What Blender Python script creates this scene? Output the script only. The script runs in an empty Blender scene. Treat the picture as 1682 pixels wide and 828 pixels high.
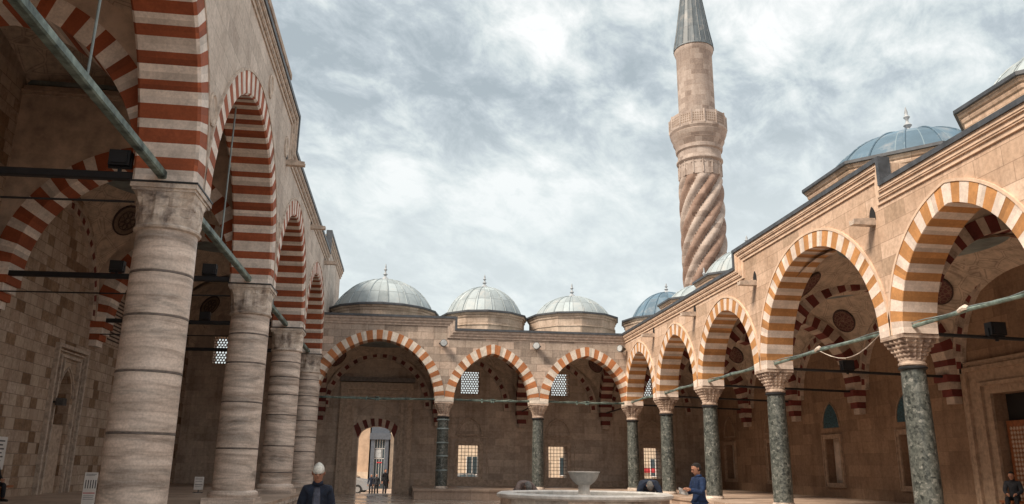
import bpy, bmesh, math, random
from math import sin, cos, pi, sqrt, acos, atan2, radians as RAD, hypot
from mathutils import Vector, Matrix
random.seed(7)
S = bpy.context.scene
COL = S.collection

# ------------------------------------------------------------------ camera
F = 1289.35
PITCH, YAW, ROLL = RAD(15.2386), RAD(7.5283), RAD(0.6907)
fwd = Vector((sin(YAW)*cos(PITCH), cos(YAW)*cos(PITCH), sin(PITCH)))
rgt = Vector((cos(YAW), -sin(YAW), 0)); upv = rgt.cross(fwd)
r2 = rgt*cos(ROLL)+upv*sin(ROLL); u2 = -rgt*sin(ROLL)+upv*cos(ROLL)
cd = bpy.data.cameras.new('camera'); cam = bpy.data.objects.new('camera', cd); COL.objects.link(cam)
cd.sensor_width = 36; cd.lens = F/1682*36; cd.clip_end = 2000; cd.clip_start = .05
m = Matrix.Identity(4)
for i in range(3):
    m[i][0] = r2[i]; m[i][1] = u2[i]; m[i][2] = -fwd[i]
m[0][3], m[1][3], m[2][3] = 0, 0, 1.65
cam.matrix_world = m
S.camera = cam

# ------------------------------------------------------------------ light
SUN_EL, SUN_AZ = RAD(47), RAD(242)          # azimuth clockwise from +Y: the light comes from the left and a little behind
W = bpy.data.worlds.new('World'); S.world = W; W.use_nodes = True
nt = W.node_tree; nt.nodes.clear()
def nd(t, typ, **kw):
    n = t.nodes.new(typ)
    for k, v in kw.items():
        if hasattr(n, k): setattr(n, k, v)
        else: n.inputs[k.replace('_', ' ')].default_value = v
    return n
def ramp(t, src, stops, interp='LINEAR'):
    r = t.nodes.new('ShaderNodeValToRGB'); r.color_ramp.interpolation = interp
    e = r.color_ramp.elements
    while len(e) > 1: e.remove(e[-1])
    e[0].position = stops[0][0]; e[0].color = (*stops[0][1], 1)
    for p, c in stops[1:]:
        x = e.new(p); x.color = (*c, 1)
    t.links.new(src, r.inputs[0]); return r
def math_(t, op, a, b=None, c=None):
    n = t.nodes.new('ShaderNodeMath'); n.operation = op
    for i, v in enumerate((a, b, c)):
        if v is None: continue
        if isinstance(v, (int, float)): n.inputs[i].default_value = v
        else: t.links.new(v, n.inputs[i])
    return n.outputs[0]
def mixc(t, fac, a, b, mode='MIX'):
    n = t.nodes.new('ShaderNodeMix'); n.data_type = 'RGBA'; n.blend_type = mode
    for s, v in ((n.inputs[0], fac), (n.inputs[6], a), (n.inputs[7], b)):
        if isinstance(v, (int, float)): s.default_value = v
        elif isinstance(v, tuple): s.default_value = (*v, 1)
        else: t.links.new(v, s)
    return n.outputs[2]
sky = nt.nodes.new('ShaderNodeTexSky'); sky.sky_type = 'NISHITA'; sky.sun_disc = False
sky.sun_elevation = SUN_EL; sky.sun_rotation = SUN_AZ; sky.air_density = 1.2; sky.dust_density = 2.5
tc = nt.nodes.new('ShaderNodeTexCoord'); sx = nt.nodes.new('ShaderNodeSeparateXYZ')
nt.links.new(tc.outputs['Generated'], sx.inputs[0])
zz = math_(nt, 'ADD', math_(nt, 'MAXIMUM', sx.outputs[2], 0.0), 0.35)
cx = nt.nodes.new('ShaderNodeCombineXYZ')
nt.links.new(math_(nt, 'DIVIDE', sx.outputs[0], zz), cx.inputs[0]); nt.links.new(math_(nt, 'DIVIDE', sx.outputs[1], zz), cx.inputs[1])
mp = nd(nt, 'ShaderNodeMapping'); nt.links.new(cx.outputs[0], mp.inputs[0])
mp.inputs['Rotation'].default_value = (0, 0, RAD(-46))
mp0 = mp; mp = nd(nt, 'ShaderNodeMapping'); nt.links.new(mp0.outputs[0], mp.inputs[0]); mp.inputs['Scale'].default_value = (1.0, 1.3, 1); mp.inputs['Location'].default_value = (5.1, 2.4, 0)
n1 = nd(nt, 'ShaderNodeTexNoise', Scale=1.9, Detail=4, Roughness=.55); nt.links.new(mp.outputs[0], n1.inputs[0]); n1.inputs['Distortion'].default_value = .35
n2 = nd(nt, 'ShaderNodeTexNoise', Scale=8.5, Detail=10, Roughness=.64); nt.links.new(mp.outputs[0], n2.inputs[0]); n2.inputs['Distortion'].default_value = .25
s2x = nt.nodes.new('ShaderNodeSeparateXYZ'); nt.links.new(cx.outputs[0], s2x.inputs[0])
high = math_(nt, 'MULTIPLY', math_(nt, 'MAXIMUM', math_(nt, 'SUBTRACT', 1.06, s2x.outputs[1]), 0.0), .16)
def blob(x, y, r, k):
    dx = math_(nt, 'SUBTRACT', s2x.outputs[0], x); dy = math_(nt, 'SUBTRACT', s2x.outputs[1], y)
    d = math_(nt, 'ADD', math_(nt, 'MULTIPLY', dx, dx), math_(nt, 'MULTIPLY', dy, dy))
    return math_(nt, 'MULTIPLY', math_(nt, 'POWER', 2.718, math_(nt, 'DIVIDE', d, -r*r)), k)
cm = math_(nt, 'SUBTRACT', math_(nt, 'ADD', math_(nt, 'MULTIPLY', n1.outputs[0], .62), math_(nt, 'MULTIPLY', n2.outputs[0], .95)), .285)
for q_ in (high, blob(-.01, 1.35, .12, .09), blob(.2, 1.42, .12, .07), blob(.14, 1.17, .16, -.10), blob(-.12, 1.1, .14, -.05), blob(.46, .99, .16, .06), blob(.13, .94, .10, .09), blob(.75, 1.05, .2, -.05)): cm = math_(nt, 'ADD', cm, q_)
cloud = ramp(nt, cm, [(.36, (.225, .258, .275)), (.46, (.285, .318, .335)), (.53, (.35, .385, .388)), (.61, (.425, .45, .445)), (.72, (.53, .537, .527))])
hz = ramp(nt, sx.outputs[2], [(0.0, (1, 1, 1)), (.26, (.8, .8, .8)), (.46, (0, 0, 0))], 'EASE')
c1 = mixc(nt, math_(nt, 'MULTIPLY', hz.outputs[0], .8), cloud.outputs[0], (.43, .46, .455))
skyc = mixc(nt, 1.0, sky.outputs[0], (.09, .09, .09), 'MULTIPLY')
c2 = mixc(nt, .92, skyc, c1)
bg = nt.nodes.new('ShaderNodeBackground'); bg.inputs[1].default_value = 1.0; nt.links.new(c2, bg.inputs[0])
wo = nt.nodes.new('ShaderNodeOutputWorld'); nt.links.new(bg.outputs[0], wo.inputs[0])
sd = bpy.data.lights.new('sun', 'SUN'); sun = bpy.data.objects.new('sun', sd); COL.objects.link(sun)
sd.energy = 2.8; sd.angle = RAD(18); sd.color = (1, .86, .70)
dirv = Vector((sin(SUN_AZ)*cos(SUN_EL), cos(SUN_AZ)*cos(SUN_EL), sin(SUN_EL)))
sun.rotation_euler = dirv.to_track_quat('Z', 'Y').to_euler(); sun.location = (-30, -20, 60)
S.view_settings.view_transform = 'Standard'; S.view_settings.look = 'None'
S.view_settings.exposure = 1.0; S.view_settings.gamma = 1
S.cycles.max_bounces = 8; S.cycles.diffuse_bounces = 5

# ------------------------------------------------------------------ materials
def newmat(name):
    M_ = bpy.data.materials.new(name); M_.use_nodes = True
    t = M_.node_tree; b = t.nodes['Principled BSDF']; return M_, t, b
def uvn(t):
    n = t.nodes.new('ShaderNodeUVMap'); n.uv_map = 'UVMap'; return n.outputs[0]
def bump(t, b, h, strength=.3, dist=.02):
    n = t.nodes.new('ShaderNodeBump'); n.inputs['Strength'].default_value = strength; n.inputs['Distance'].default_value = dist
    t.links.new(h, n.inputs['Height']); t.links.new(n.outputs[0], b.inputs['Normal'])
def geo_pos(t):
    return t.nodes.new('ShaderNodeNewGeometry').outputs['Position']
def ashlar(name, stops, mortar, bw=.8, rh=.36, ms=.008, stain=.5, stainc=(.45, .4, .36), rough=.85, bs=.35):
    M_, t, b = newmat(name); uv = uvn(t)
    br = nd(t, 'ShaderNodeTexBrick'); t.links.new(uv, br.inputs[0])
    br.inputs['Color1'].default_value = (0, 0, 0, 1); br.inputs['Color2'].default_value = (1, 1, 1, 1); br.inputs['Mortar'].default_value = (.5, .5, .5, 1)
    br.inputs['Scale'].default_value = 1; br.inputs['Mortar Size'].default_value = ms; br.inputs['Brick Width'].default_value = bw; br.inputs['Row Height'].default_value = rh
    br.inputs['Mortar Smooth'].default_value = .4; br.offset = .43; br.squash = .8; br.squash_frequency = 3
    P = geo_pos(t)
    n1 = nd(t, 'ShaderNodeTexNoise', Scale=.9, Detail=8, Roughness=.65); t.links.new(P, n1.inputs[0])
    n2 = nd(t, 'ShaderNodeTexNoise', Scale=9, Detail=8, Roughness=.7); t.links.new(P, n2.inputs[0])
    f = math_(t, 'ADD', br.outputs[0], math_(t, 'MULTIPLY', math_(t, 'SUBTRACT', n2.outputs[0], .5), .35))
    r = ramp(t, f, stops)
    c = mixc(t, br.outputs['Fac'], r.outputs[0], mortar)
    s1 = ramp(t, n1.outputs[0], [(.42, (0, 0, 0)), (.68, (1, 1, 1))])
    c = mixc(t, math_(t, 'MULTIPLY', s1.outputs[0], stain), c, mixc(t, 1.0, c, stainc, 'MULTIPLY'))
    m3 = nd(t, 'ShaderNodeMapping'); m3.inputs['Scale'].default_value = (2.2, 2.2, .16); t.links.new(P, m3.inputs[0])
    n3 = nd(t, 'ShaderNodeTexNoise', Scale=1.2, Detail=7, Roughness=.65); t.links.new(m3.outputs[0], n3.inputs[0])
    s3 = ramp(t, n3.outputs[0], [(.36, (.70, .67, .65)), (.5, (1, 1, 1)), (.7, (1.05, 1.04, 1.03))])
    c = mixc(t, stain, c, mixc(t, 1.0, c, s3.outputs[0], 'MULTIPLY'))
    s2 = ramp(t, n2.outputs[0], [(.3, (.78, .77, .75)), (.6, (1.06, 1.05, 1.04))])
    c = mixc(t, 1.0, c, s2.outputs[0], 'MULTIPLY')
    t.links.new(c, b.inputs['Base Color']); b.inputs['Roughness'].default_value = rough
    h = math_(t, 'SUBTRACT', math_(t, 'MULTIPLY', n2.outputs[0], .6), br.outputs['Fac'])
    bump(t, b, h, bs, .02)
    return M_
def plain(name, c, rough=.7, var=.25, scale=6, metal=0, bs=.2, c2=None, spec=None):
    M_, t, b = newmat(name); P = geo_pos(t)
    n = nd(t, 'ShaderNodeTexNoise', Scale=scale, Detail=8, Roughness=.65); t.links.new(P, n.inputs[0])
    lo = tuple(x*(1-var) for x in (c2 or c)); hi = tuple(min(1, x*(1+var*.6)) for x in c)
    r = ramp(t, n.outputs[0], [(.35, lo), (.62, hi)])
    t.links.new(r.outputs[0], b.inputs['Base Color']); b.inputs['Roughness'].default_value = rough; b.inputs['Metallic'].default_value = metal
    if bs: bump(t, b, n.outputs[0], bs, .01 if bs < .8 else .04)
    return M_
def vous(name, c, var=.3, dark=.5):
    """one voussoir colour: blocks differ a little, worn and streaked"""
    M_, t, b = newmat(name); P = geo_pos(t)
    n = nd(t, 'ShaderNodeTexNoise', Scale=2.2, Detail=9, Roughness=.7); t.links.new(P, n.inputs[0])
    n2 = nd(t, 'ShaderNodeTexNoise', Scale=17, Detail=6, Roughness=.7); t.links.new(P, n2.inputs[0])
    f = math_(t, 'ADD', math_(t, 'MULTIPLY', n.outputs[0], .6), math_(t, 'MULTIPLY', n2.outputs[0], .4))
    r = ramp(t, f, [(.36, tuple(x*dark for x in c)), (.47, tuple(x*(1-var*.5) for x in c)), (.62, tuple(min(1, x*(1+var*.5)) for x in c))])
    g = t.nodes.new('ShaderNodeNewGeometry')
    rv = ramp(t, g.outputs['Random Per Island'], [(0, (.72, .71, .70)), (.35, (.95, .94, .93)), (.7, (1, 1, 1)), (1, (1.14, 1.12, 1.10))])
    t.links.new(mixc(t, 1.0, r.outputs[0], rv.outputs[0], 'MULTIPLY'), b.inputs['Base Color']); b.inputs['Roughness'].default_value = .8
    bump(t, b, f, .35, .015)
    return M_
def marble(name, base, vein, dark, sc=(1, 1, 5), rough=.45):
    M_, t, b = newmat(name)
    tcn = t.nodes.new('ShaderNodeTexCoord'); oi = t.nodes.new('ShaderNodeObjectInfo')
    g = geo_pos(t)
    mpn = nd(t, 'ShaderNodeMapping'); mpn.inputs['Scale'].default_value = sc; mpn.inputs['Rotation'].default_value = (.06, .05, 0); t.links.new(g, mpn.inputs[0])
    n = nd(t, 'ShaderNodeTexNoise', Scale=.85, Detail=9, Roughness=.62, Distortion=1.0); t.links.new(mpn.outputs[0], n.inputs[0])
    m2 = nd(t, 'ShaderNodeMapping'); m2.inputs['Scale'].default_value = (sc[0]*.6, sc[1]*.6, sc[2]*1.5); m2.inputs['Rotation'].default_value = (.1, -.12, 0); t.links.new(g, m2.inputs[0])
    n2 = nd(t, 'ShaderNodeTexNoise', Scale=.9, Detail=8, Roughness=.7, Distortion=.8); t.links.new(m2.outputs[0], n2.inputs[0])
    r = ramp(t, n.outputs[0], [(.36, dark), (.46, vein), (.56, base), (.7, tuple(x*1.12 for x in base))])
    r2_ = ramp(t, n2.outputs[0], [(.33, (.55, .50, .46)), (.45, (.86, .83, .80)), (.56, (1.03, 1.02, 1.0))])
    c = mixc(t, 1.0, r.outputs[0], r2_.outputs[0], 'MULTIPLY')
    wvx = t.nodes.new('ShaderNodeTexWave'); wvx.bands_direction = 'Z'; wvx.inputs['Scale'].default_value = .55*sc[2]/3; wvx.inputs['Distortion'].default_value = 9; wvx.inputs['Detail'].default_value = 4; wvx.inputs['Detail Scale'].default_value = .55; wvx.inputs['Detail Roughness'].default_value = .6
    m4 = nd(t, 'ShaderNodeMapping'); m4.inputs['Rotation'].default_value = (.16, -.1, 0); m4.inputs['Scale'].default_value = (.6, .6, 1.6); t.links.new(g, m4.inputs[0]); t.links.new(m4.outputs[0], wvx.inputs[0])
    rw = ramp(t, wvx.outputs['Fac'], [(.0, (.62, .585, .56)), (.06, (.80, .77, .75)), (.2, (1, 1, 1)), (.9, (1.05, 1.04, 1.03))])
    c = mixc(t, .5, c, mixc(t, 1.0, c, rw.outputs[0], 'MULTIPLY'))
    n3 = nd(t, 'ShaderNodeTexNoise', Scale=22, Detail=5, Roughness=.7); t.links.new(g, n3.inputs[0])
    r3 = ramp(t, n3.outputs[0], [(.35, (.8, .79, .78)), (.6, (1.03, 1.03, 1.03))])
    t.links.new(mixc(t, 1.0, c, r3.outputs[0], 'MULTIPLY'), b.inputs['Base Color']); b.inputs['Roughness'].default_value = rough
    bump(t, b, n3.outputs[0], .15, .01)
    return M_
def breccia(name):
    M_, t, b = newmat(name); g0 = geo_pos(t); oi = t.nodes.new('ShaderNodeObjectInfo')
    ad = t.nodes.new('ShaderNodeVectorMath'); ad.operation = 'ADD'; t.links.new(g0, ad.inputs[0])
    sc_ = t.nodes.new('ShaderNodeVectorMath'); sc_.operation = 'SCALE'; sc_.inputs[3].default_value = 3.7; t.links.new(oi.outputs['Location'], sc_.inputs[0]); t.links.new(sc_.outputs[0], ad.inputs[1])
    g = ad.outputs[0]
    dn = nd(t, 'ShaderNodeTexNoise', Scale=6, Detail=6); t.links.new(g, dn.inputs[0])
    wv = mixc(t, .08, g, dn.outputs['Color'])
    v = t.nodes.new('ShaderNodeTexVoronoi'); v.inputs['Scale'].default_value = 13; v.inputs['Randomness'].default_value = 1; t.links.new(wv, v.inputs[0])
    v3 = t.nodes.new('ShaderNodeTexVoronoi'); v3.inputs['Scale'].default_value = 27; t.links.new(wv, v3.inputs[0])
    n = nd(t, 'ShaderNodeTexNoise', Scale=1.6, Detail=10, Roughness=.75); t.links.new(g, n.inputs[0])
    bw = t.nodes.new('ShaderNodeRGBToBW'); t.links.new(v.outputs['Color'], bw.inputs[0])
    bw3 = t.nodes.new('ShaderNodeRGBToBW'); t.links.new(v3.outputs['Color'], bw3.inputs[0])
    f = math_(t, 'ADD', math_(t, 'ADD', math_(t, 'MULTIPLY', bw.outputs[0], .38), math_(t, 'MULTIPLY', bw3.outputs[0], .3)), math_(t, 'MULTIPLY', n.outputs[0], .35))
    r = ramp(t, f, [(.30, (.018, .021, .020)), (.42, (.055, .062, .057)), (.55, (.090, .098, .089)), (.66, (.13, .137, .125)), (.76, (.26, .26, .24))])
    t.links.new(r.outputs[0], b.inputs['Base Color']); b.inputs['Roughness'].default_value = .38
    bump(t, b, n.outputs[0], .2, .01)
    return M_
def leadmat(name, c, seam, bw=.7, rh=1.1, rough=.5):
    M_, t, b = newmat(name); uv = uvn(t)
    br = nd(t, 'ShaderNodeTexBrick'); t.links.new(uv, br.inputs[0])
    br.inputs['Color1'].default_value = (0, 0, 0, 1); br.inputs['Color2'].default_value = (1, 1, 1, 1)
    br.inputs['Scale'].default_value = 1; br.inputs['Mortar Size'].default_value = .018; br.inputs['Brick Width'].default_value = bw; br.inputs['Row Height'].default_value = rh
    br.offset = 0.0
    n = nd(t, 'ShaderNodeTexNoise', Scale=1.6, Detail=8, Roughness=.65); t.links.new(geo_pos(t), n.inputs[0])
    f = math_(t, 'ADD', math_(t, 'MULTIPLY', br.outputs[0], .35), math_(t, 'MULTIPLY', n.outputs[0], .65))
    r = ramp(t, f, [(.25, tuple(x*.7 for x in c)), (.5, c), (.72, tuple(min(1, x*1.28) for x in c))])
    st = ramp(t, n.outputs[0], [(.52, (0, 0, 0)), (.68, (1, 1, 1))])
    col = mixc(t, math_(t, 'MULTIPLY', st.outputs[0], .3), r.outputs[0], (.42, .36, .31))
    t.links.new(mixc(t, math_(t, 'MULTIPLY', br.outputs['Fac'], .6), col, seam), b.inputs['Base Color']); b.inputs['Roughness'].default_value = rough
    bump(t, b, br.outputs['Fac'], .5, .02)
    return M_
def painted(name, base, line, scale=1.5):
    """faded painted vault plaster: scrolls and outlines"""
    M_, t, b = newmat(name); uv = uvn(t)
    g = geo_pos(t)
    v = t.nodes.new('ShaderNodeTexVoronoi'); v.feature = 'DISTANCE_TO_EDGE'; v.inputs['Scale'].default_value = scale; t.links.new(g, v.inputs[0])
    e = ramp(t, v.outputs['Distance'], [(.03, (0, 0, 0)), (.045, (1, 1, 1)), (.06, (1, 1, 1)), (.075, (0, 0, 0))])
    v2 = t.nodes.new('ShaderNodeTexVoronoi'); v2.inputs['Scale'].default_value = scale*2.3; t.links.new(g, v2.inputs[0])
    e2 = ramp(t, v2.outputs['Distance'], [(.10, (1, 1, 1)), (.13, (0, 0, 0))])
    n = nd(t, 'ShaderNodeTexNoise', Scale=3, Detail=8, Roughness=.7); t.links.new(g, n.inputs[0])
    r = ramp(t, n.outputs[0], [(.35, tuple(x*.6 for x in base)), (.6, base)])
    k = math_(t, 'MAXIMUM', math_(t, 'MULTIPLY', e.outputs[0], .4), math_(t, 'MULTIPLY', e2.outputs[0], .3))
    t.links.new(mixc(t, k, r.outputs[0], line), b.inputs['Base Color']); b.inputs['Roughness'].default_value = .9
    return M_
def paving(name):
    M_, t, b = newmat(name); uv = uvn(t); g = geo_pos(t)
    br = nd(t, 'ShaderNodeTexBrick'); t.links.new(uv, br.inputs[0])
    br.inputs['Color1'].default_value = (0, 0, 0, 1); br.inputs['Color2'].default_value = (1, 1, 1, 1)
    br.inputs['Scale'].default_value = 1; br.inputs['Mortar Size'].default_value = .008; br.inputs['Brick Width'].default_value = 1.1; br.inputs['Row Height'].default_value = .7
    n = nd(t, 'ShaderNodeTexNoise', Scale=.8, Detail=8, Roughness=.65); t.links.new(g, n.inputs[0])
    f = math_(t, 'ADD', math_(t, 'MULTIPLY', br.outputs[0], .5), math_(t, 'MULTIPLY', n.outputs[0], .5))
    r = ramp(t, f, [(.2, (.26, .20, .165)), (.5, (.38, .30, .245)), (.8, (.50, .41, .34))])
    t.links.new(mixc(t, br.outputs['Fac'], r.outputs[0], (.08, .065, .055)), b.inputs['Base Color'])
    rr = ramp(t, n.outputs[0], [(.4, (.08, .08, .08)), (.62, (.38, .38, .38))])
    t.links.new(rr.outputs[0], b.inputs['Roughness']); bump(t, b, br.outputs['Fac'], .25, .008)
    return M_

M = {}
M['stone_back'] = ashlar('stone_back', [(.0, (.25, .20, .165)), (.22, (.38, .31, .26)), (.6, (.45, .37, .31)), (.85, (.53, .42, .35)), (1, (.60, .47, .385))], (.22, .17, .14), .85, .38, .010, .55, (.6, .57, .55))
M['stone_right'] = ashlar('stone_right', [(.0, (.42, .30, .215)), (.25, (.54, .385, .285)), (.8, (.61, .44, .33)), (1, (.68, .52, .41))], (.36, .25, .18), 1.0, .42, .010, .6, (.74, .68, .62), bs=.25)
M['stone_left'] = ashlar('stone_left', [(.0, (.48, .41, .36)), (.4, (.58, .505, .445)), (1, (.66, .575, .51))], (.42, .36, .32), 1.0, .5, .004, .6, (.62, .58, .55), bs=.9)
M['stone_inner'] = ashlar('stone_inner', [(.0, (.44, .355, .295)), (.3, (.50, .405, .335)), (.6, (.54, .435, .36)), (1, (.62, .505, .42))], (.34, .27, .22), .9, .40, .006, .6, (.55, .5, .45))
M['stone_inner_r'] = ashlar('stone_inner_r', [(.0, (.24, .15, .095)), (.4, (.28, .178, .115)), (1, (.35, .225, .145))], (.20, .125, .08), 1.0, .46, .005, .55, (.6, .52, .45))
M['stone_patch'] = ashlar('stone_patch', [(.0, (.20, .12, .07)), (.14, (.29, .19, .12)), (.3, (.42, .315, .24)), (.5, (.47, .37, .29)), (.72, (.52, .415, .33)), (.86, (.40, .30, .23)), (1, (.55, .44, .36))], (.22, .165, .13), .62, .37, .012, .5, (.6, .52, .45))
M['stone_drum'] = ashlar('stone_drum', [(.0, (.36, .28, .22)), (.5, (.47, .37, .30)), (1, (.58, .47, .385))], (.33, .26, .21), .9, .42, .006, .6, (.55, .5, .46))
M['trim_back'] = plain('trim_back', (.45, .36, .30), .8, .3)
M['trim_right'] = plain('trim_right', (.66, .48, .355), .8, .2, 3)
M['trim_left'] = plain('trim_left', (.50, .41, .34), .8, .35)
M['trim_inner'] = plain('trim_inner', (.47, .36, .28), .85, .3)
M['v_white_l'] = vous('v_white_l', (.78, .69, .62), dark=.66); M['v_red_l'] = vous('v_red_l', (.34, .088, .034), dark=.7)
M['v_white_b'] = vous('v_white_b', (.70, .62, .54), dark=.7); M['v_red_b'] = vous('v_red_b', (.44, .17, .065), dark=.7)
M['v_white_r'] = vous('v_white_r', (.74, .62, .54), dark=.75); M['v_red_r'] = vous('v_red_r', (.49, .235, .085), dark=.75)
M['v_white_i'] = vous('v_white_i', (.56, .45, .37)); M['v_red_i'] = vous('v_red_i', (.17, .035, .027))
M['marble'] = marble('marble', (.80, .685, .61), (.66, .565, .50), (.44, .38, .34), (.8, .8, 3.2))
M['capital'] = marble('capital', (.70, .62, .55), (.52, .45, .40), (.26, .22, .2), (2, 2, 2.5), .7)
M['capital_r'] = marble('capital_r', (.60, .48, .40), (.46, .36, .30), (.28, .2, .165), (2, 2, 2.5), .7)
M['fountain'] = marble('fountain', (.84, .79, .73), (.74, .68, .62), (.48, .43, .39), (2, 2, 2), .4)
M['green'] = breccia('green'); M['lead'] = leadmat('lead', (.32, .37, .39), (.15, .17, .18), .6, .9, .6); M['lead_blue'] = leadmat('lead_blue', (.085, .145, .20), (.22, .29, .33), .8, 1.4, .65)
M['coping'] = plain('coping', (.055, .06, .07), .5, .4, 4); M['roof_lead'] = plain('roof_lead', (.22, .27, .275), .5, .4, 2)
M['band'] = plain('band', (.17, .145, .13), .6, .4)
M['iron'] = plain('iron', (.014, .015, .018), .5, .3); M['tie_green'] = plain('tie_green', (.17, .225, .20), .55, .5, 3, c2=(.035, .07, .065))
M['plaster'] = painted('plaster', (.62, .49, .385), (.08, .045, .035)); M['plaster_plain'] = plain('plaster_plain', (.55, .435, .35), .9, .35, 1.5)
M['medal'] = painted('medal', (.13, .05, .045), (.70, .55, .35), 7); M['medal_line'] = plain('medal_line', (.06, .035, .03), .8)
M['medal_dark'] = painted('medal_dark', (.24, .17, .12), (.05, .03, .025), 9)
M['minaret'] = ashlar('minaret', [(.0, (.26, .205, .178)), (.4, (.35, .288, .255)), (1, (.45, .38, .34))], (.38, .3, .25), .75, .45, .01, .4, (.7, .62, .56))
M['minaret_red'] = ashlar('minaret_red', [(.0, (.18, .115, .09)), (.5, (.245, .165, .13)), (1, (.31, .22, .18))], (.3, .2, .15), .75, .45, .01, .4, (.7, .62, .56))
M['paving'] = paving('paving'); M['paving_dry'] = ashlar('paving_dry', [(.0, (.36, .265, .205)), (.5, (.46, .345, .27)), (1, (.55, .43, .35))], (.22, .165, .13), 1.2, .7, .01, .4, rough=.55)
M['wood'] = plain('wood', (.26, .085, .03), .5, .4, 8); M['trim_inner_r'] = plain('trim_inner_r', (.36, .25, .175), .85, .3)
M['fount_rim'] = plain('fount_rim', (.78, .73, .67), .45, .22, 5)
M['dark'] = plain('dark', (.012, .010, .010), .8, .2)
M['tile_blue'] = plain('tile_blue', (.035, .10, .13), .3, .7, 14, c2=(.02, .05, .07))
M['finial'] = plain('finial', (.34, .36, .38), .5, .2)
M['white'] = plain('white', (.7, .68, .66), .6, .1); M['lens'] = plain('lens', (.45, .47, .48), .15, .2); M['grey_metal'] = plain('grey_metal', (.12, .12, .12), .4, .3, metal=.6)
M['beige'] = plain('beige', (.52, .37, .26), .85, .2, 2); M['beige2'] = plain('beige2', (.62, .50, .38), .85, .2, 2); M['slate'] = plain('slate', (.10, .115, .14), .5, .2)
M['ink'] = plain('ink', (.02, .02, .03), .6, .1); M['signred'] = plain('signred', (.5, .04, .05), .6, .1)
mg, t_, b_ = newmat('glass'); b_.inputs['Base Color'].default_value = (.05, .07, .08, 1); b_.inputs['Roughness'].default_value = .05; M['glass'] = mg
M['silver'] = plain('silver', (.42, .43, .44), .25, .05, bs=0, metal=.4); M['rubber'] = plain('rubber', (.02, .02, .02), .8, .1); M['lamp_red'] = plain('lamp_red', (.4, .03, .02), .3, .1, bs=0)
def cloth(n, c): M[n] = plain(n, c, .85, .45, 9, bs=.9)
cloth('navy', (.014, .022, .045)); cloth('blue_coat', (.014, .035, .10)); cloth('jeans', (.03, .10, .17)); cloth('black_cloth', (.012, .012, .016)); cloth('charcoal', (.03, .032, .04))
cloth('white_knit', (.72, .70, .64)); cloth('taupe', (.22, .16, .14)); cloth('plaid', (.05, .08, .16)); cloth('grey_hair', (.20, .19, .18)); cloth('black_hair', (.015, .012, .01)); cloth('shirt', (.09, .10, .14)); cloth('shoe', (.02, .015, .012))
M['skin'] = plain('skin', (.45, .22, .14), .55, .15, 10, bs=.1)
cloth('paper', (.75, .74, .72)); M['water'] = M['glass']

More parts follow.
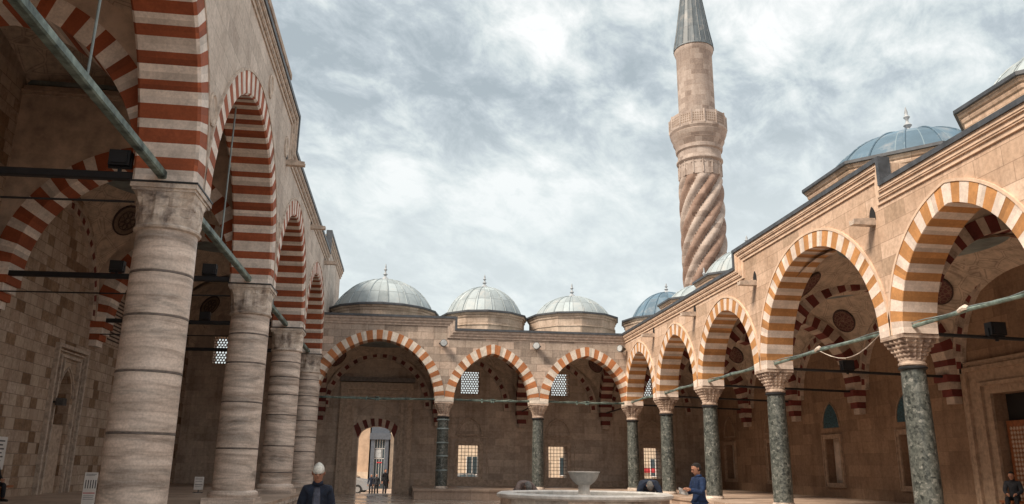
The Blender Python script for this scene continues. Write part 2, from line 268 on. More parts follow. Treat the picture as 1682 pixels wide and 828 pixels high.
# ------------------------------------------------------------------ mesh helpers
class MB:
    def __init__(s): s.v = []; s.f = []; s.mi = []; s.uv = []
    def face(s, pts, mi=0, uv=None):
        i = len(s.v); s.v += [tuple(p) for p in pts]; s.f.append(tuple(range(i, i+len(pts)))); s.mi.append(mi); s.uv.append(uv)
    def box(s, x0, x1, y0, y1, z0, z1, mi=0):
        p = [(x0, y0, z0), (x1, y0, z0), (x1, y1, z0), (x0, y1, z0), (x0, y0, z1), (x1, y0, z1), (x1, y1, z1), (x0, y1, z1)]
        s.hexa(p, mi)
    def hexa(s, p, mi=0):
        for q in ((0, 3, 2, 1), (4, 5, 6, 7), (0, 1, 5, 4), (1, 2, 6, 5), (2, 3, 7, 6), (3, 0, 4, 7)): s.face([p[k] for k in q], mi)
    def loft(s, rings, mi=0, closed=True, caps=True, uvs=None):
        n = len(rings[0])
        for a in range(len(rings)-1):
            for k in range(n if closed else n-1):
                k2 = (k+1) % n
                uv = None
                if uvs: u0, u1 = uvs[0][k], uvs[0][k+1]; v0, v1 = uvs[1][a], uvs[1][a+1]; uv = [(u0, v0), (u1, v0), (u1, v1), (u0, v1)]
                s.face([rings[a][k], rings[a][k2], rings[a+1][k2], rings[a+1][k]], mi, uv)
        if caps:
            s.face(list(reversed(rings[0])), mi); s.face(rings[-1], mi)
    def lathe(s, prof, c=(0, 0, 0), n=32, mi=0, rot=0, caps=True, mod=None):
        rings = []; vs = [0]
        for j, (r, z) in enumerate(prof):
            rings.append([(c[0]+(r*(mod(2*pi*k/n, z) if mod else 1))*cos(2*pi*k/n+rot), c[1]+(r*(mod(2*pi*k/n, z) if mod else 1))*sin(2*pi*k/n+rot), c[2]+z) for k in range(n)])
            if j: vs.append(vs[-1]+hypot(prof[j][0]-prof[j-1][0], prof[j][1]-prof[j-1][1]))
        R_ = max(p[0] for p in prof)
        s.loft(rings, mi, True, caps, ([2*pi*R_*k/n for k in range(n+1)], vs))
    def tube(s, pts, rad, n=8, mi=0):
        rings = []
        for i, p in enumerate(pts):
            p = Vector(p); a = Vector(pts[max(0, i-1)]); b = Vector(pts[min(len(pts)-1, i+1)]); d = (b-a).normalized()
            u = d.cross(Vector((0, 0, 1)));
            if u.length < .1: u = d.cross(Vector((0, 1, 0)))
            u.normalize(); w = d.cross(u); r = rad[i] if isinstance(rad, (list, tuple)) else rad
            rings.append([tuple(p+u*r*cos(2*pi*k/n)+w*r*sin(2*pi*k/n)) for k in range(n)])
        s.loft(rings, mi)
    def ell(s, c, r, n=14, mi=0, cut=None):
        rings = []; m_ = n//2+1
        for j in range(1, m_):
            a = -pi/2+pi*j/m_
            rings.append([(c[0]+r[0]*cos(a)*cos(2*pi*k/n), c[1]+r[1]*cos(a)*sin(2*pi*k/n), c[2]+r[2]*sin(a)) for k in range(n)])
        s.loft(rings, mi)
    def build(s, name, mats, parent=None, smooth=False, weld=True, autos=None):
        off = Vector(parent.location) if parent is not None and not parent.get('_local') else Vector((0, 0, 0))
        if parent is not None and parent.parent is not None and not parent.get('_local'): off += Vector(parent.parent.location)
        me = bpy.data.meshes.new(name)
        me.from_pydata([Vector(v)-off for v in s.v], [], s.f)
        for mt in (mats if isinstance(mats, (list, tuple)) else [mats]): me.materials.append(M[mt] if isinstance(mt, str) else mt)
        ul = me.uv_layers.new(name='UVMap')
        for p in me.polygons:
            p.material_index = s.mi[p.index]; uv = s.uv[p.index]; nrm = p.normal
            for q, li in enumerate(p.loop_indices):
                if uv: ul.data[li].uv = uv[q]
                else:
                    v = s.v[s.f[p.index][q]]
                    ax = max(range(3), key=lambda a: abs(nrm[a]))
                    ul.data[li].uv = (v[1], v[2]) if ax == 0 else ((v[0], v[2]) if ax == 1 else (v[0], v[1]))
        if weld:
            bm = bmesh.new(); bm.from_mesh(me); bmesh.ops.remove_doubles(bm, verts=bm.verts, dist=2e-4); bmesh.ops.recalc_face_normals(bm, faces=bm.faces); bm.to_mesh(me); bm.free()
        if smooth:
            for p in me.polygons: p.use_smooth = True
        if autos:
            me.set_sharp_from_angle(angle=RAD(autos)) if smooth else None
        o = bpy.data.objects.new(name, me); COL.objects.link(o)
        if parent is not None: o.parent = parent
        return o
def tag(o, label, cat, group=None, kind=None):
    if label: o['label'] = label
    if cat: o['category'] = cat
    if group: o['group'] = group
    if kind: o['kind'] = kind
    return o
def thing(name, label, cat, loc=(0, 0, 0), group=None, rz=0):
    o = bpy.data.objects.new(name, None); COL.objects.link(o); o.location = loc; o.rotation_euler = (0, 0, rz); o.empty_display_size = .3
    return tag(o, label, cat, group)
def kids(o): return [c for c in bpy.data.objects if c.parent == o]
def copy_tree(o, loc, label=None, rz=None, sc=None):
    def rec(a, par):
        c = a.copy(); COL.objects.link(c); c.parent = par
        for ch in kids(a): rec(ch, c)
        return c
    r = rec(o, None); r.location = loc
    if rz is not None: r.rotation_euler = (0, 0, rz)
    if sc: r.scale = (sc, sc, sc) if isinstance(sc, (int, float)) else sc
    if label: r['label'] = label
    return r
def part_label(o, l): o['label'] = l

# frames: P(s, d, z): s along the wall, d towards the viewer side of the wall
def FY(X0, sg): return lambda s, d, z: (X0+sg*d, s, z)      # wall running along Y
def FX(Y0, sg): return lambda s, d, z: (s, Y0+sg*d, z)      # wall running along X
class Arch:
    def __init__(q, c, a, z0, h, t):
        q.c, q.a, q.z0, q.h, q.t = c, a, z0, h, t
        q.R = (a*a+h*h)/(2*a); q.k = q.R-a
        q.Ro = q.R+t
        q.ho = sqrt(max(q.Ro**2-q.k**2, 0))
    def pt(q, u, out):
        R = q.Ro if out else q.R
        th1 = acos(max(-1, min(1, -q.k/R))); f = 1-abs(u); th = pi+(th1-pi)*f
        x = q.k+R*cos(th); z = R*sin(th)
        if u > 0: x = -x
        return (q.c+x, q.z0+z)
    def rt(q, u, r):
        a = q.pt(u, False); b = q.pt(u, True); f = r/q.t
        return (a[0]+(b[0]-a[0])*f, a[1]+(b[1]-a[1])*f)
def ring(mb, P, A, d0, d1, vw=.28, ch=.05, gap=.004, first_red=True, hood=None):
    """voussoir ring: every voussoir its own block, two alternating materials"""
    L = 2*(A.R+A.t/2)*(pi-acos(-A.k/(A.R+A.t/2))) ; N = int(round(L/vw)); N += (N+1) % 2
    if ((N-1)//2) % 2 == 1 and False: N += 2
    cuts = [-1+2*i/N+(random.uniform(-.16, .16)*2/N if 0 < i < N else 0) for i in range(N+1)]
    for i in range(N):
        mi = i % 2 if first_red else (i+1) % 2
        u0, u1 = cuts[i], cuts[i+1]
        us = [u0, (u0+u1)/2, u1]
        jt = random.uniform(-.004, .006)
        sec = [(A.t, d0+jt), (ch, d0+jt), (0, d0-ch+jt), (0, d1+ch), (ch, d1), (A.t, d1)]
        rings = []
        for u in us: rings.append([P(*(lambda w: (w[0], dd, w[1]))(A.rt(u, rr))) for rr, dd in sec])
        mb.loft(rings, 1-mi)
def infill(mb, P, A, d0, d1, s0, s1, top, mi=0, n=28, base=None):
    """wall between the outer curve of an arch and a level top"""
    us = [-1+2*i/n for i in range(n+1)]
    o = [A.rt(u, A.t*.94) for u in us]
    for i in range(n):
        a, b = o[i], o[i+1]
        for d in (d0, d1):
            mb.face([P(a[0], d, a[1]), P(b[0], d, b[1]), P(b[0], d, top), P(a[0], d, top)], mi)
    # sides down to springing
    for (sa, sb) in ((s0, o[0][0]), (o[-1][0], s1)):
        if sb-sa > .005:
            p = [P(sa, d0, A.z0), P(sb, d0, A.z0), P(sb, d1, A.z0), P(sa, d1, A.z0), P(sa, d0, top), P(sb, d0, top), P(sb, d1, top), P(sa, d1, top)]
            mb.hexa(p, mi)
def hood(mb, P, A, d, w=.06, pr=.05, mi=0, n=40):
    us = [-1+2*i/n for i in range(n+1)]; rings = []
    for u in us:
        rr = [(A.t-.01, d-.02), (A.t-.01, d+pr), (A.t+w, d+pr), (A.t+w, d-.02)]
        rings.append([P(*(lambda q: (q[0], dd, q[1]))(A.rt(u, r))) for r, dd in rr])
    mb.loft(rings, mi)
def band(mb, P, path, layers, dback=-.1):
    """stepped moulding following a path in the wall plane"""
    def off(dist):
        out = []
        for i, p in enumerate(path):
            ds = []
            if i > 0: a = path[i-1]; ds.append((p[0]-a[0], p[1]-a[1]))
            if i < len(path)-1: a = path[i+1]; ds.append((a[0]-p[0], a[1]-p[1]))
            ns = []
            for d in ds:
                l = hypot(*d); ns.append((d[1]/l, -d[0]/l))
            if len(ns) == 1: n_ = ns[0]; k = 1
            else:
                n_ = (ns[0][0]+ns[1][0], ns[0][1]+ns[1][1]); k = 2/(n_[0]**2+n_[1]**2)
            out.append((p[0]+n_[0]*dist*k, p[1]+n_[1]*dist*k))
        return out
    for (o0, o1, pr, mi) in layers:
        A_, B_ = off(o0), off(o1)
        for i in range(len(path)-1):
            a0, a1, b0, b1 = A_[i], A_[i+1], B_[i], B_[i+1]
            p = [P(b0[0], dback, b0[1]), P(b1[0], dback, b1[1]), P(b1[0], pr, b1[1]), P(b0[0], pr, b0[1]),
                 P(a0[0], dback, a0[1]), P(a1[0], dback, a1[1]), P(a1[0], pr, a1[1]), P(a0[0], pr, a0[1])]
            mb.hexa(p, mi)
LAY = [(0, .12, .22, 0), (.12, .21, .175, 1), (.21, .25, .155, 1), (.25, .35, .11, 1), (.35, .39, .09, 1), (.39, .50, .045, 1)]
def wall_open(mb, P, s0, s1, z0, z1, d0, d1, holes, mi=0):
    """slab with rectangular openings, with reveals"""
    xs = sorted({s0, s1, *[h[0] for h in holes], *[h[1] for h in holes]}); zs = sorted({z0, z1, *[h[2] for h in holes], *[h[3] for h in holes]})
    inside = lambda x, z: any(h[0] < x < h[1] and h[2] < z < h[3] for h in holes)
    for i in range(len(xs)-1):
        for j in range(len(zs)-1):
            if inside((xs[i]+xs[i+1])/2, (zs[j]+zs[j+1])/2): continue
            for d in (d0, d1): mb.face([P(xs[i], d, zs[j]), P(xs[i+1], d, zs[j]), P(xs[i+1], d, zs[j+1]), P(xs[i], d, zs[j+1])], mi)
    def edge(a, b): mb.face([P(a[0], d0, a[1]), P(b[0], d0, b[1]), P(b[0], d1, b[1]), P(a[0], d1, a[1])], mi)
    for h in holes: edge((h[0], h[2]), (h[1], h[2])); edge((h[0], h[3]), (h[1], h[3])); edge((h[0], h[2]), (h[0], h[3])); edge((h[1], h[2]), (h[1], h[3]))
    edge((s0, z0), (s1, z0)); edge((s0, z1), (s1, z1)); edge((s0, z0), (s0, z1)); edge((s1, z0), (s1, z1))
def frame_rect(mb, P, s0, s1, z0, z1, w, d0, d1, mi=0, bottom=True):
    def bx(a, b, c, e): mb.hexa([P(a, d0, c), P(b, d0, c), P(b, d1, c), P(a, d1, c), P(a, d0, e), P(b, d0, e), P(b, d1, e), P(a, d1, e)], mi)
    bx(s0-w, s0, z0-(w if bottom else 0), z1+w); bx(s1, s1+w, z0-(w if bottom else 0), z1+w); bx(s0, s1, z1, z1+w)
    if bottom: bx(s0, s1, z0-w, z0)
def pbox(mb, P, a, b, d0, d1, c, e, mi=0): mb.hexa([P(a, d0, c), P(b, d0, c), P(b, d1, c), P(a, d1, c), P(a, d0, e), P(b, d0, e), P(b, d1, e), P(a, d1, e)], mi)
def hexgrille(mb, P, s0, s1, z0, z1, d0, d1, cw=.155, mi=0):
    R_ = cw/sqrt(3); hr = cw*.385; rowh = 1.5*R_; j = 0; z = z0+R_
    while z < z1+R_*.2:
        s = s0+cw/2+(cw/2 if j % 2 else 0)
        while s < s1+.01:
            hexp = [(s+R_*cos(pi/2+k*pi/3), z+R_*sin(pi/2+k*pi/3)) for k in range(6)]
            hole = [(s+hr*cos(pi/2+k*pi/3), z+hr*sin(pi/2+k*pi/3)) for k in range(6)]
            for k in range(6):
                a, b, c, e = hexp[k], hexp[(k+1) % 6], hole[(k+1) % 6], hole[k]
                for d in (d0, d1): mb.face([P(a[0], d, a[1]), P(b[0], d, b[1]), P(c[0], d, c[1]), P(e[0], d, e[1])], mi)
                mb.face([P(e[0], d0, e[1]), P(c[0], d0, c[1]), P(c[0], d1, c[1]), P(e[0], d1, e[1])], mi)
            s += cw
        z += rowh; j += 1
def archfill(mb, P, s0, s1, zs, h, top, d0, d1, mi=0, n=14):
    """closes the corners above a pointed opening inside a rectangular hole"""
    A = Arch((s0+s1)/2, (s1-s0)/2, zs, h, .01)
    pts = [A.pt(-1+2*i/n, False) for i in range(n+1)]
    for i in range(n):
        a, b = pts[i], pts[i+1]
        for d in (d0, d1): mb.face([P(a[0], d, a[1]), P(b[0], d, b[1]), P(b[0], d, top), P(a[0], d, top)], mi)
        mb.face([P(a[0], d0, a[1]), P(b[0], d0, b[1]), P(b[0], d1, b[1]), P(a[0], d1, a[1])], mi)
def archplate(mb, P, s0, s1, z0, zs, h, d, mi=0, n=14, thick=.02):
    A = Arch((s0+s1)/2, (s1-s0)/2, zs, h, .01)
    pts = [(s0, z0)]+[A.pt(-1+2*i/n, False) for i in range(n+1)]+[(s1, z0)]
    mb.face([P(p[0], d, p[1]) for p in pts], mi); mb.face([P(p[0], d-thick, p[1]) for p in reversed(pts)], mi)
    for i in range(len(pts)):
        a, b = pts[i], pts[(i+1) % len(pts)]
        mb.face([P(a[0], d, a[1]), P(b[0], d, b[1]), P(b[0], d-thick, b[1]), P(a[0], d-thick, a[1])], mi)

# ------------------------------------------------------------------ layout
XR, XL, YB = 11.65, -4.35, 41.0           # court faces of the three arcades
TR, TL = .85, 1.15                        # thickness
ZR, ZL = 4.8, 7.0                         # springing
CR = [1.9, 7.2, 12.4, 17.5, 24.75, 30.5, 35.9, 41.4]     # column centres along the right arcade
CL = [-2.2, 6.9, 16.0, 25.1, 33.2, 41.15]
CB = [-4.9, 2.0, 6.95, 12.07]
XRC, XLC, YBC = XR+TR/2, XL-TL/2+.02, YB+TR/2
WR, WL, WB = 18.6, -12.5, 47.5
PZ = .5

# ------------------------------------------------------------------ ground
g = MB()
g.face([(-400, -300, -.4), (400, -300, -.4), (400, 700, -.4), (-400, 700, -.4)])
tag(g.build('ground', 'paving_dry', weld=False), None, None, kind='structure')
g = MB(); g.box(WL-.5, WR+.5, -9, 48.65, -.45, .004)
tag(g.build('courtyard_paving', 'paving'), None, None, kind='structure')
def platform(name, x0, x1, y0, y1, ledge):
    q = MB(); q.box(x0, x1, y0, y1, 0.0, PZ-.1, 0)
    e = .05
    q.box(x0-(e if 'x0' in ledge else 0), x1+(e if 'x1' in ledge else 0), y0-(e if 'y0' in ledge else 0), y1, PZ-.1, PZ, 1)
    if 'step' in ledge: q.box(x0-.35, x0-.003, y0, y1, 0, PZ-.27, 1)
    tag(q.build(name, ['paving_dry', 'paving_dry']), None, None, kind='structure')
platform('left_platform', WL, -3.98, -8, WB, ('x1',))
g = MB()
for k in range(58):
    y = -7.6+.75*k; g.box(-3.98+.002, -3.90, y, y+.09, .005, .395)
g.box(-3.98, -3.895, -8, 36, .30, .396); tag(g.build('platform_kerb', 'capital'), None, None, kind='structure')
platform('right_platform', 11.25, WR, -8, WB, ('x0', 'step'))
platform('back_platform', .65, 11.247, 40.55, WB, ('x0', 'y0'))
# ------------------------------------------------------------------ arcades
def arcade(root, P, cols, z0, specs, thick, vmats, wallm, trimm, tops, vw, ch, hoodon):
    wall = MB()
    for i, (a, b) in enumerate(zip(cols[:-1], cols[1:])):
        t, crown_in = specs[i]
        h_in = crown_in-z0; A = Arch((a+b)/2, (b-a)/2-t, z0, h_in, t)
        rg = MB(); ring(rg, P, A, .03, -thick-.03, vw, ch)
        rg.build('striped_arch', vmats, root, weld=False)
        if hoodon:
            hh = MB(); hood(hh, P, A, .0, .055, .05); hh.build('hood_moulding', trimm, root)
        infill(wall, P, A, 0, -thick, a, b, tops[i])
    return wall
# right arcade -------------------------------------------------
tR = .48
right = thing('right_arcade', 'peach stone arcade wall with orange and white striped arches on the right', 'arcade', (XR, 20, 0))
P = FY(XR, -1)
spR = [(tR, 7.33)]*7; spR[3] = (tR, 7.93)
w = arcade(right, P, CR[:4]+CR[4:], ZR, spR, TR, ['v_red_r', 'v_white_r'], 'stone_right', 'trim_right', [8.5, 8.5, 8.5, 9.1, 8.5, 8.5, 8.5], .275, .012, True)
for a, b in ((16.98, 17.5), (24.75, 26.0)): pbox(w, P, a, b, 0, -TR, 8.5, 9.1)
pbox(w, P, -8, CR[0]-.6, 0, -TR, 0, 8.5); pbox(w, P, CR[0]-.6, CR[0], 0, -TR, ZR, 8.5)
w.build('wall', 'stone_right', right)
c = MB(); band(c, P, [(41.0, 8.62), (26.06, 8.62), (26.06, 9.24), (16.95, 9.24), (16.95, 8.6), (-8, 8.6)][::-1], [(a, b_, p_, m_) for a, b_, p_, m_ in LAY])
c.build('cornice', ['coping', 'trim_right'], right)
r_ = MB(); r_.box(XR+.05, 19.5, -8, 49, 8.32, 8.47); r_.box(XR+.05, WR-2, 17.0, 26.0, 8.47, 9.1)
r_.build('lead_roof', 'roof_lead', right)
def spout(root, P, s, z, L=.6, mat='trim_right'):
    q = MB()
    n = 7
    rings = []
    for d, hgt in ((-.1, .18), (.25, .17), (L, .13)):
        rings.append([P(s-.10, d, z), P(s-.12, d, z+hgt), P(s-.07, d, z+hgt), P(s-.05, d, z+.06), P(s+.05, d, z+.06), P(s+.07, d, z+hgt), P(s+.12, d, z+hgt), P(s+.10, d, z)])
    q.loft(rings, 0)
    archplate(q, P, s-.13, s+.13, z+.14, z+.24, .28, .012, 1, thick=.01)
    q.build('water_spout', ['trim_left', 'dark'], root)
for s in (17.75, 24.75, 30.5, 36.0): spout(right, P, s, 7.66)
# back arcade --------------------------------------------------
back = thing('back_arcade', 'pinkish grey ashlar arcade wall with three striped arches closing the far end', 'arcade', (3.6, YB, 0))
P = FX(YB, -1)
spB = [(tR, 7.92), (tR, 7.33), (tR, 7.35)]
wb = arcade(back, P, CB, ZR, spB, TR, ['v_red_b', 'v_white_b'], 'stone_back', 'trim_back', [9.1, 8.5, 8.5], .262, .012, False)
pbox(wb, P, 2.0, 2.5, 0, -TR, 8.5, 9.1); pbox(wb, P, 12.07, 12.49, -.02, -TR, 0+ZR, 8.5)
wb.build('wall', 'stone_back', back)
c = MB(); band(c, P, [(-4.7, 9.18), (2.55, 9.2), (2.55, 8.58), (XR+.02, 8.6)], LAY)
c.build('cornice', ['coping', 'trim_back'], back)
r_ = MB(); r_.box(-4.9, XR+.3, YB+.05, 49, 8.3, 8.46); r_.box(-4.9, 2.5, YB+.05, WB, 8.46, 9.08)
r_.build('lead_roof', 'roof_lead', back)
# left arcade --------------------------------------------------
left = thing('left_arcade', 'tall weathered arcade wall with red and white striped arches over thick marble columns', 'arcade', (XL, 20, 0))
P = FY(XL, 1)
spL = [(.62, 11.1), (.62, 11.1), (.62, 11.05), (.60, 10.55), (.58, 10.2)]
wl = arcade(left, P, CL, ZL, spL, TL, ['v_red_l', 'v_white_l'], 'stone_left', 'trim_left', [13.4, 13.4, 13.4, 12.0, 12.0], .282, .055, True)
pbox(wl, P, 25.1, 26.6, 0, -TL, 12.0, 13.4); pbox(wl, P, 41.15, 48.6, 0, -TL, 7.0, 12.0); pbox(wl, P, 40.2, 48.6, -.01, -TL, 12.0, 13.2)
pbox(wl, P, -8, -2.2, 0, -TL, 0, 13.4)
wl.build('wall', 'stone_left', left)
c = MB(); band(c, P, [(-8, 13.62), (26.62, 13.62), (26.62, 12.28), (40.1, 12.28), (40.1, 13.4), (48.8, 13.4)], [(a*1.25, b_*1.25, p_*.9, m_) for a, b_, p_, m_ in LAY])
c.build('cornice', ['coping', 'trim_left'], left)
r_ = MB(); r_.box(-13.6, XL-.05, 26.5, 48.9, 11.9, 12.05); r_.box(-13.6, XL-.05, -8, 16.3, 13.3, 13.45); r_.box(-13.6, XL-.05, 24.8, 26.5, 13.3, 13.45); r_.build('lead_roof', 'roof_lead', left)
for s in (25.65, 33.15, 39.35): spout(left, P, s, 11.36, .62, 'trim_left')
for i, (s, z) in enumerate(((16.05, 8.9), (25.15, 8.9), (21.8, 12.35), (25.3, 11.9))):   # carved roundels between the arches
    q = MB(); Pn = P
    n = 22; R0 = .30
    rings = []
    for rr, dd in ((R0, -.01), (R0, .035), (R0-.05, .045), (R0-.09, .012), (.01, .02)):
        rings.append([Pn(s+rr*cos(2*pi*k/n), dd, z+1.25*rr*sin(2*pi*k/n)) for k in range(n)])
    q.loft(rings, 0); q.build('carved_roundel', 'trim_left', left)

# ------------------------------------------------------------------ inner walls
# back inner wall
bi = thing('rear_wall', 'brown ashlar wall with barred windows and gate under the far portico', 'wall', (3, WB, 0))
P = FX(WB, -1)
holes = [(-2.6, -.53, 0, 3.85), (3.24, 4.47, 1.0, 2.8), (8.6, 9.75, 1.0, 2.8), (14.45, 15.55, 1.0, 2.8), (3.26, 4.43, 5.76, 7.2), (8.77, 9.93, 5.76, 7.2), (14.2, 15.4, 5.76, 7.2)]
w = MB(); wall_open(w, P, -5.0, WR+1.0, 0, 8.6, 0, -1.1, holes)
A = Arch(-1.565, 1.035, 3.05, 1.036*.72, .01)
# flat-ish arch of the gate: fill its corners
n = 16
for i in range(n):
    f0, f1 = -1+2*i/n, -1+2*(i+1)/n
    za = 3.12+.68*sqrt(max(0, 1-f0*f0)); zb = 3.12+.68*sqrt(max(0, 1-f1*f1))
    xa, xb = -1.565+1.035*f0, -1.565+1.035*f1
    for d in (0, -1.1): w.face([P(xa, d, za), P(xb, d, zb), P(xb, d, 3.85), P(xa, d, 3.85)])
    w.face([P(xa, 0, za), P(xb, 0, zb), P(xb, -1.1, zb), P(xa, -1.1, za)])
w.build('wall', 'stone_inner', bi)
# portal
q = MB()
frame_rect(q, P, -3.3, .05, 0, 5.85, .42, .001, .34, 0, False); frame_rect(q, P, -3.05, -.2, 0, 5.6, .249, .002, .22, 0, False)
frame_rect(q, P, -2.9, -.35, 0, 5.45, .149, .002, .12, 0, False); frame_rect(q, P, -3.4, .15, 0, 5.95, .07, .34, .39, 0, False)
pbox(q, P, -3.8, .55, .001, .30, 6.34, 6.60, 1)  # dark strip standing in for the shadow above the portal frame
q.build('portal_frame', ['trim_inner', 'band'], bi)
q = MB(); A2 = Arch(-1.6, 1.06, 3.85, 1.15, .09)
hood(q, P, A2, .02, .02, .05, 0); q.build('blind_arch', 'trim_inner', bi)
q = MB(); N = 11
for i in range(N):          # striped gate arch
    f0, f1 = i/N, (i+1)/N
    def e(f, out):
        a = pi-pi*f
        if out: return (-1.6-1.28+2.56*f, 3.80+.44*(1-(2*f-1)**2)**.8)
        c_ = -cos(pi*f); return (-1.565+1.035*(2*f-1), 3.12+.68*sqrt(max(0, 1-(2*f-1)**2)))
    p0, p1, p2, p3 = e(f0, 0), e(f1, 0), e(f1, 1), e(f0, 1)
    q.hexa([P(p[0], -.3, p[1]) for p in (p0, p1, p2, p3)]+[P(p[0], .03, p[1]) for p in (p0, p1, p2, p3)], i % 2)
q.build('gate_arch', ['v_red_i', 'v_white_i'], bi, weld=False)
def window_bars(root, P, h, d=-.25, nx=6, nz=9, name='window_grille'):
    q = MB(); s0, s1, z0, z1 = h
    for i in range(1, nx): s = s0+(s1-s0)*i/nx; q.tube([P(s, d, z0), P(s, d, z1)], .014, 6)
    for i in range(1, nz): z = z0+(z1-z0)*i/nz; q.tube([P(s0, d+.01, z), P(s1, d+.01, z)], .014, 6)
    o = q.build('iron_bars', 'iron', root); return o
for h in holes[1:4]:
    q = MB(); frame_rect(q, P, *h[:2], h[2], h[3], .17, .001, .07, 0); frame_rect(q, P, h[0]-.17, h[1]+.17, h[2]-.17, h[3]+.17, .05, .001, .11, 0)
    frame_rect(q, P, h[0]-.42, h[1]+.42, h[2]-.3, h[3]+.42, .04, .001, .05, 0)
    fr = q.build('window_frame', 'trim_inner', bi); window_bars(bi, P, h)
    q = MB(); A3 = Arch((h[0]+h[1])/2, .62, 3.45, .82, .1); hood(q, P, A3, .0, .05, .12); hood(q, P, Arch((h[0]+h[1])/2, .55, 3.45, .72, .06), .0, .02, .05); pbox(q, P, h[0]-.2, h[1]+.2, .001, .1, 3.34, 3.44)
    q.build('blind_tympanum', 'trim_inner', bi)
for h in holes[4:]:
    q = MB(); hexgrille(q, P, h[0], h[1], h[2], h[3], -.12, -.18); frame_rect(q, P, h[0]+.05, h[1]-.05, h[2]+.05, h[3]-.05, .12, -.10, -.2)
    q.build('hexagon_grille', 'trim_inner', bi)
def wall_arch(root, P, c, a, z0, h, mat=('v_white_i', 'v_red_i')):
    q = MB(); t = .34; A = Arch(c, a-t, z0, h, t)
    n = 36; rings = []
    for i in range(n+1):
        u = -1+2*i/n
        rings.append([P(*(lambda w_: (w_[0], dd, w_[1]))(A.rt(u, rr))) for rr, dd in ((0, .0), (0, .16), (t, .16), (t, .0))])
    q.loft(rings, 0)
    rings = []
    for i in range(n+1):
        u = -1+2*i/n
        rings.append([P(*(lambda w_: (w_[0], dd, w_[1]))(A.rt(u, rr))) for rr, dd in ((t, .0), (t, .2), (t+.06, .2), (t+.06, .0))])
    q.loft(rings, 0)
    L = 2*(A.R)*(pi-acos(-A.k/A.R)); N = int(L/.54)
    for i in range(N):
        u = -1+2*(i+.5)/N; du = .115/(L/2)
        c4 = [A.rt(u-du, .06), A.rt(u+du, .06), A.rt(u+du, .28), A.rt(u-du, .28)]
        q.hexa([P(x, .155, z) for x, z in c4]+[P(x, .166, z) for x, z in c4], 1)
    q.build('wall_arch', list(mat), root, weld=False)
for c_, a_, h_ in ((-1.6, 3.1, 2.95), (3.98, 2.25, 2.78), (9.28, 2.25, 2.78), (14.95, 2.6, 2.75)): wall_arch(bi, P, c_, a_, ZR, h_)
q = MB(); pbox(q, P, .72, WR-.1, 0.0, .42, PZ, PZ+.02)     # low bench along the wall
pbox(q, P, .72, WR-.1, 0.001, .12, PZ, PZ+.35); q.build('plinth', 'trim_inner', bi)
# left end wall
le = thing('left_end_wall', 'dark ashlar wall with hexagon window closing the far end of the left portico', 'wall', (-9, WB, 0))
h = (-11.25, -10.05, 7.15, 8.8)
w = MB(); wall_open(w, P, WL-.6, -5.0, 0, 12.3, 0, -1.1, [h]); w.build('wall', 'stone_inner', le)
q = MB(); hexgrille(q, P, *h, -.12, -.18, .17); frame_rect(q, P, h[0]+.05, h[1]-.05, h[2]+.05, h[3]-.05, .12, -.10, -.2); q.build('hexagon_grille', 'trim_inner', le)
# right inner wall
ri = thing('right_inner_wall', 'brown stone wall with niches and carved wooden door under the right portico', 'wall', (WR, 20, 0))
P = FY(WR, -1)
nich = [(y, y+1.2, 1.1, 2.95) for y in (32.45, 27.0, 38.2, 43.6, 14.2, 8.8)]
door = (19.1, 23.1, PZ, 4.05)
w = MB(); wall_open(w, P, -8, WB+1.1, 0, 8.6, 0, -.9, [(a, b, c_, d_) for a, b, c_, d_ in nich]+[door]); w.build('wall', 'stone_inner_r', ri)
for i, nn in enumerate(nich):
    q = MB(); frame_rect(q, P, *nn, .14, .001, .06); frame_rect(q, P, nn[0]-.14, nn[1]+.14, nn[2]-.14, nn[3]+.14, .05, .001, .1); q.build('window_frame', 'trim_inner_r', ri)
    q = MB(); pbox(q, P, nn[0]-.02, nn[1]+.02, -.42, -.36, nn[2]-.02, nn[3]+.02, 0); pbox(q, P, nn[0]+.1, nn[0]+.52, -.36, -.33, nn[2]+.1, nn[3]-.1, 0); pbox(q, P, nn[1]-.52, nn[1]-.1, -.36, -.33, nn[2]+.1, nn[3]-.1, 0)
    q.build('shutter', 'wood' if False else 'plaster_plain', ri)
    q = MB(); cy_ = (nn[0]+nn[1])/2
    if i in (0, 1, 4):
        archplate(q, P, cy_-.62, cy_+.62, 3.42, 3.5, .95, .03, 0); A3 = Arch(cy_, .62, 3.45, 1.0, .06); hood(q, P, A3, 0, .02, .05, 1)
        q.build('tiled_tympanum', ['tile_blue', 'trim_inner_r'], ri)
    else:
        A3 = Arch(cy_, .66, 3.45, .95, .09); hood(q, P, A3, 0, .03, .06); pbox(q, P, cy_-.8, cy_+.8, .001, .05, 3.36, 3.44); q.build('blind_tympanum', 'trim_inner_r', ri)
q = MB()
for (k, w_, pr) in ((0, .28, .10), (.28, .12, .20), (.40, .45, .13), (.85, .14, .24), (.99, .2, .16)):
    frame_rect(q, P, door[0]-k, door[1]+k, PZ, door[3]+k*.9, w_, .001, pr, 0, False)
q.build('portal_frame', 'trim_inner_r', ri)
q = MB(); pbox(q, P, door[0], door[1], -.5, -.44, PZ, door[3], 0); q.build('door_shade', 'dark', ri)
dl = MB()
pbox(dl, P, 22.0, 23.0, -.3, -.24, PZ+.02, 3.2, 0); pbox(dl, P, 19.2, 20.2, -.3, -.24, PZ+.02, 3.2, 0); pbox(dl, P, 20.2, 22.0, -.3, -.24, PZ+.02, .98, 0)
dl_o = dl.build('wooden_door', 'wood', ri)
q = MB()
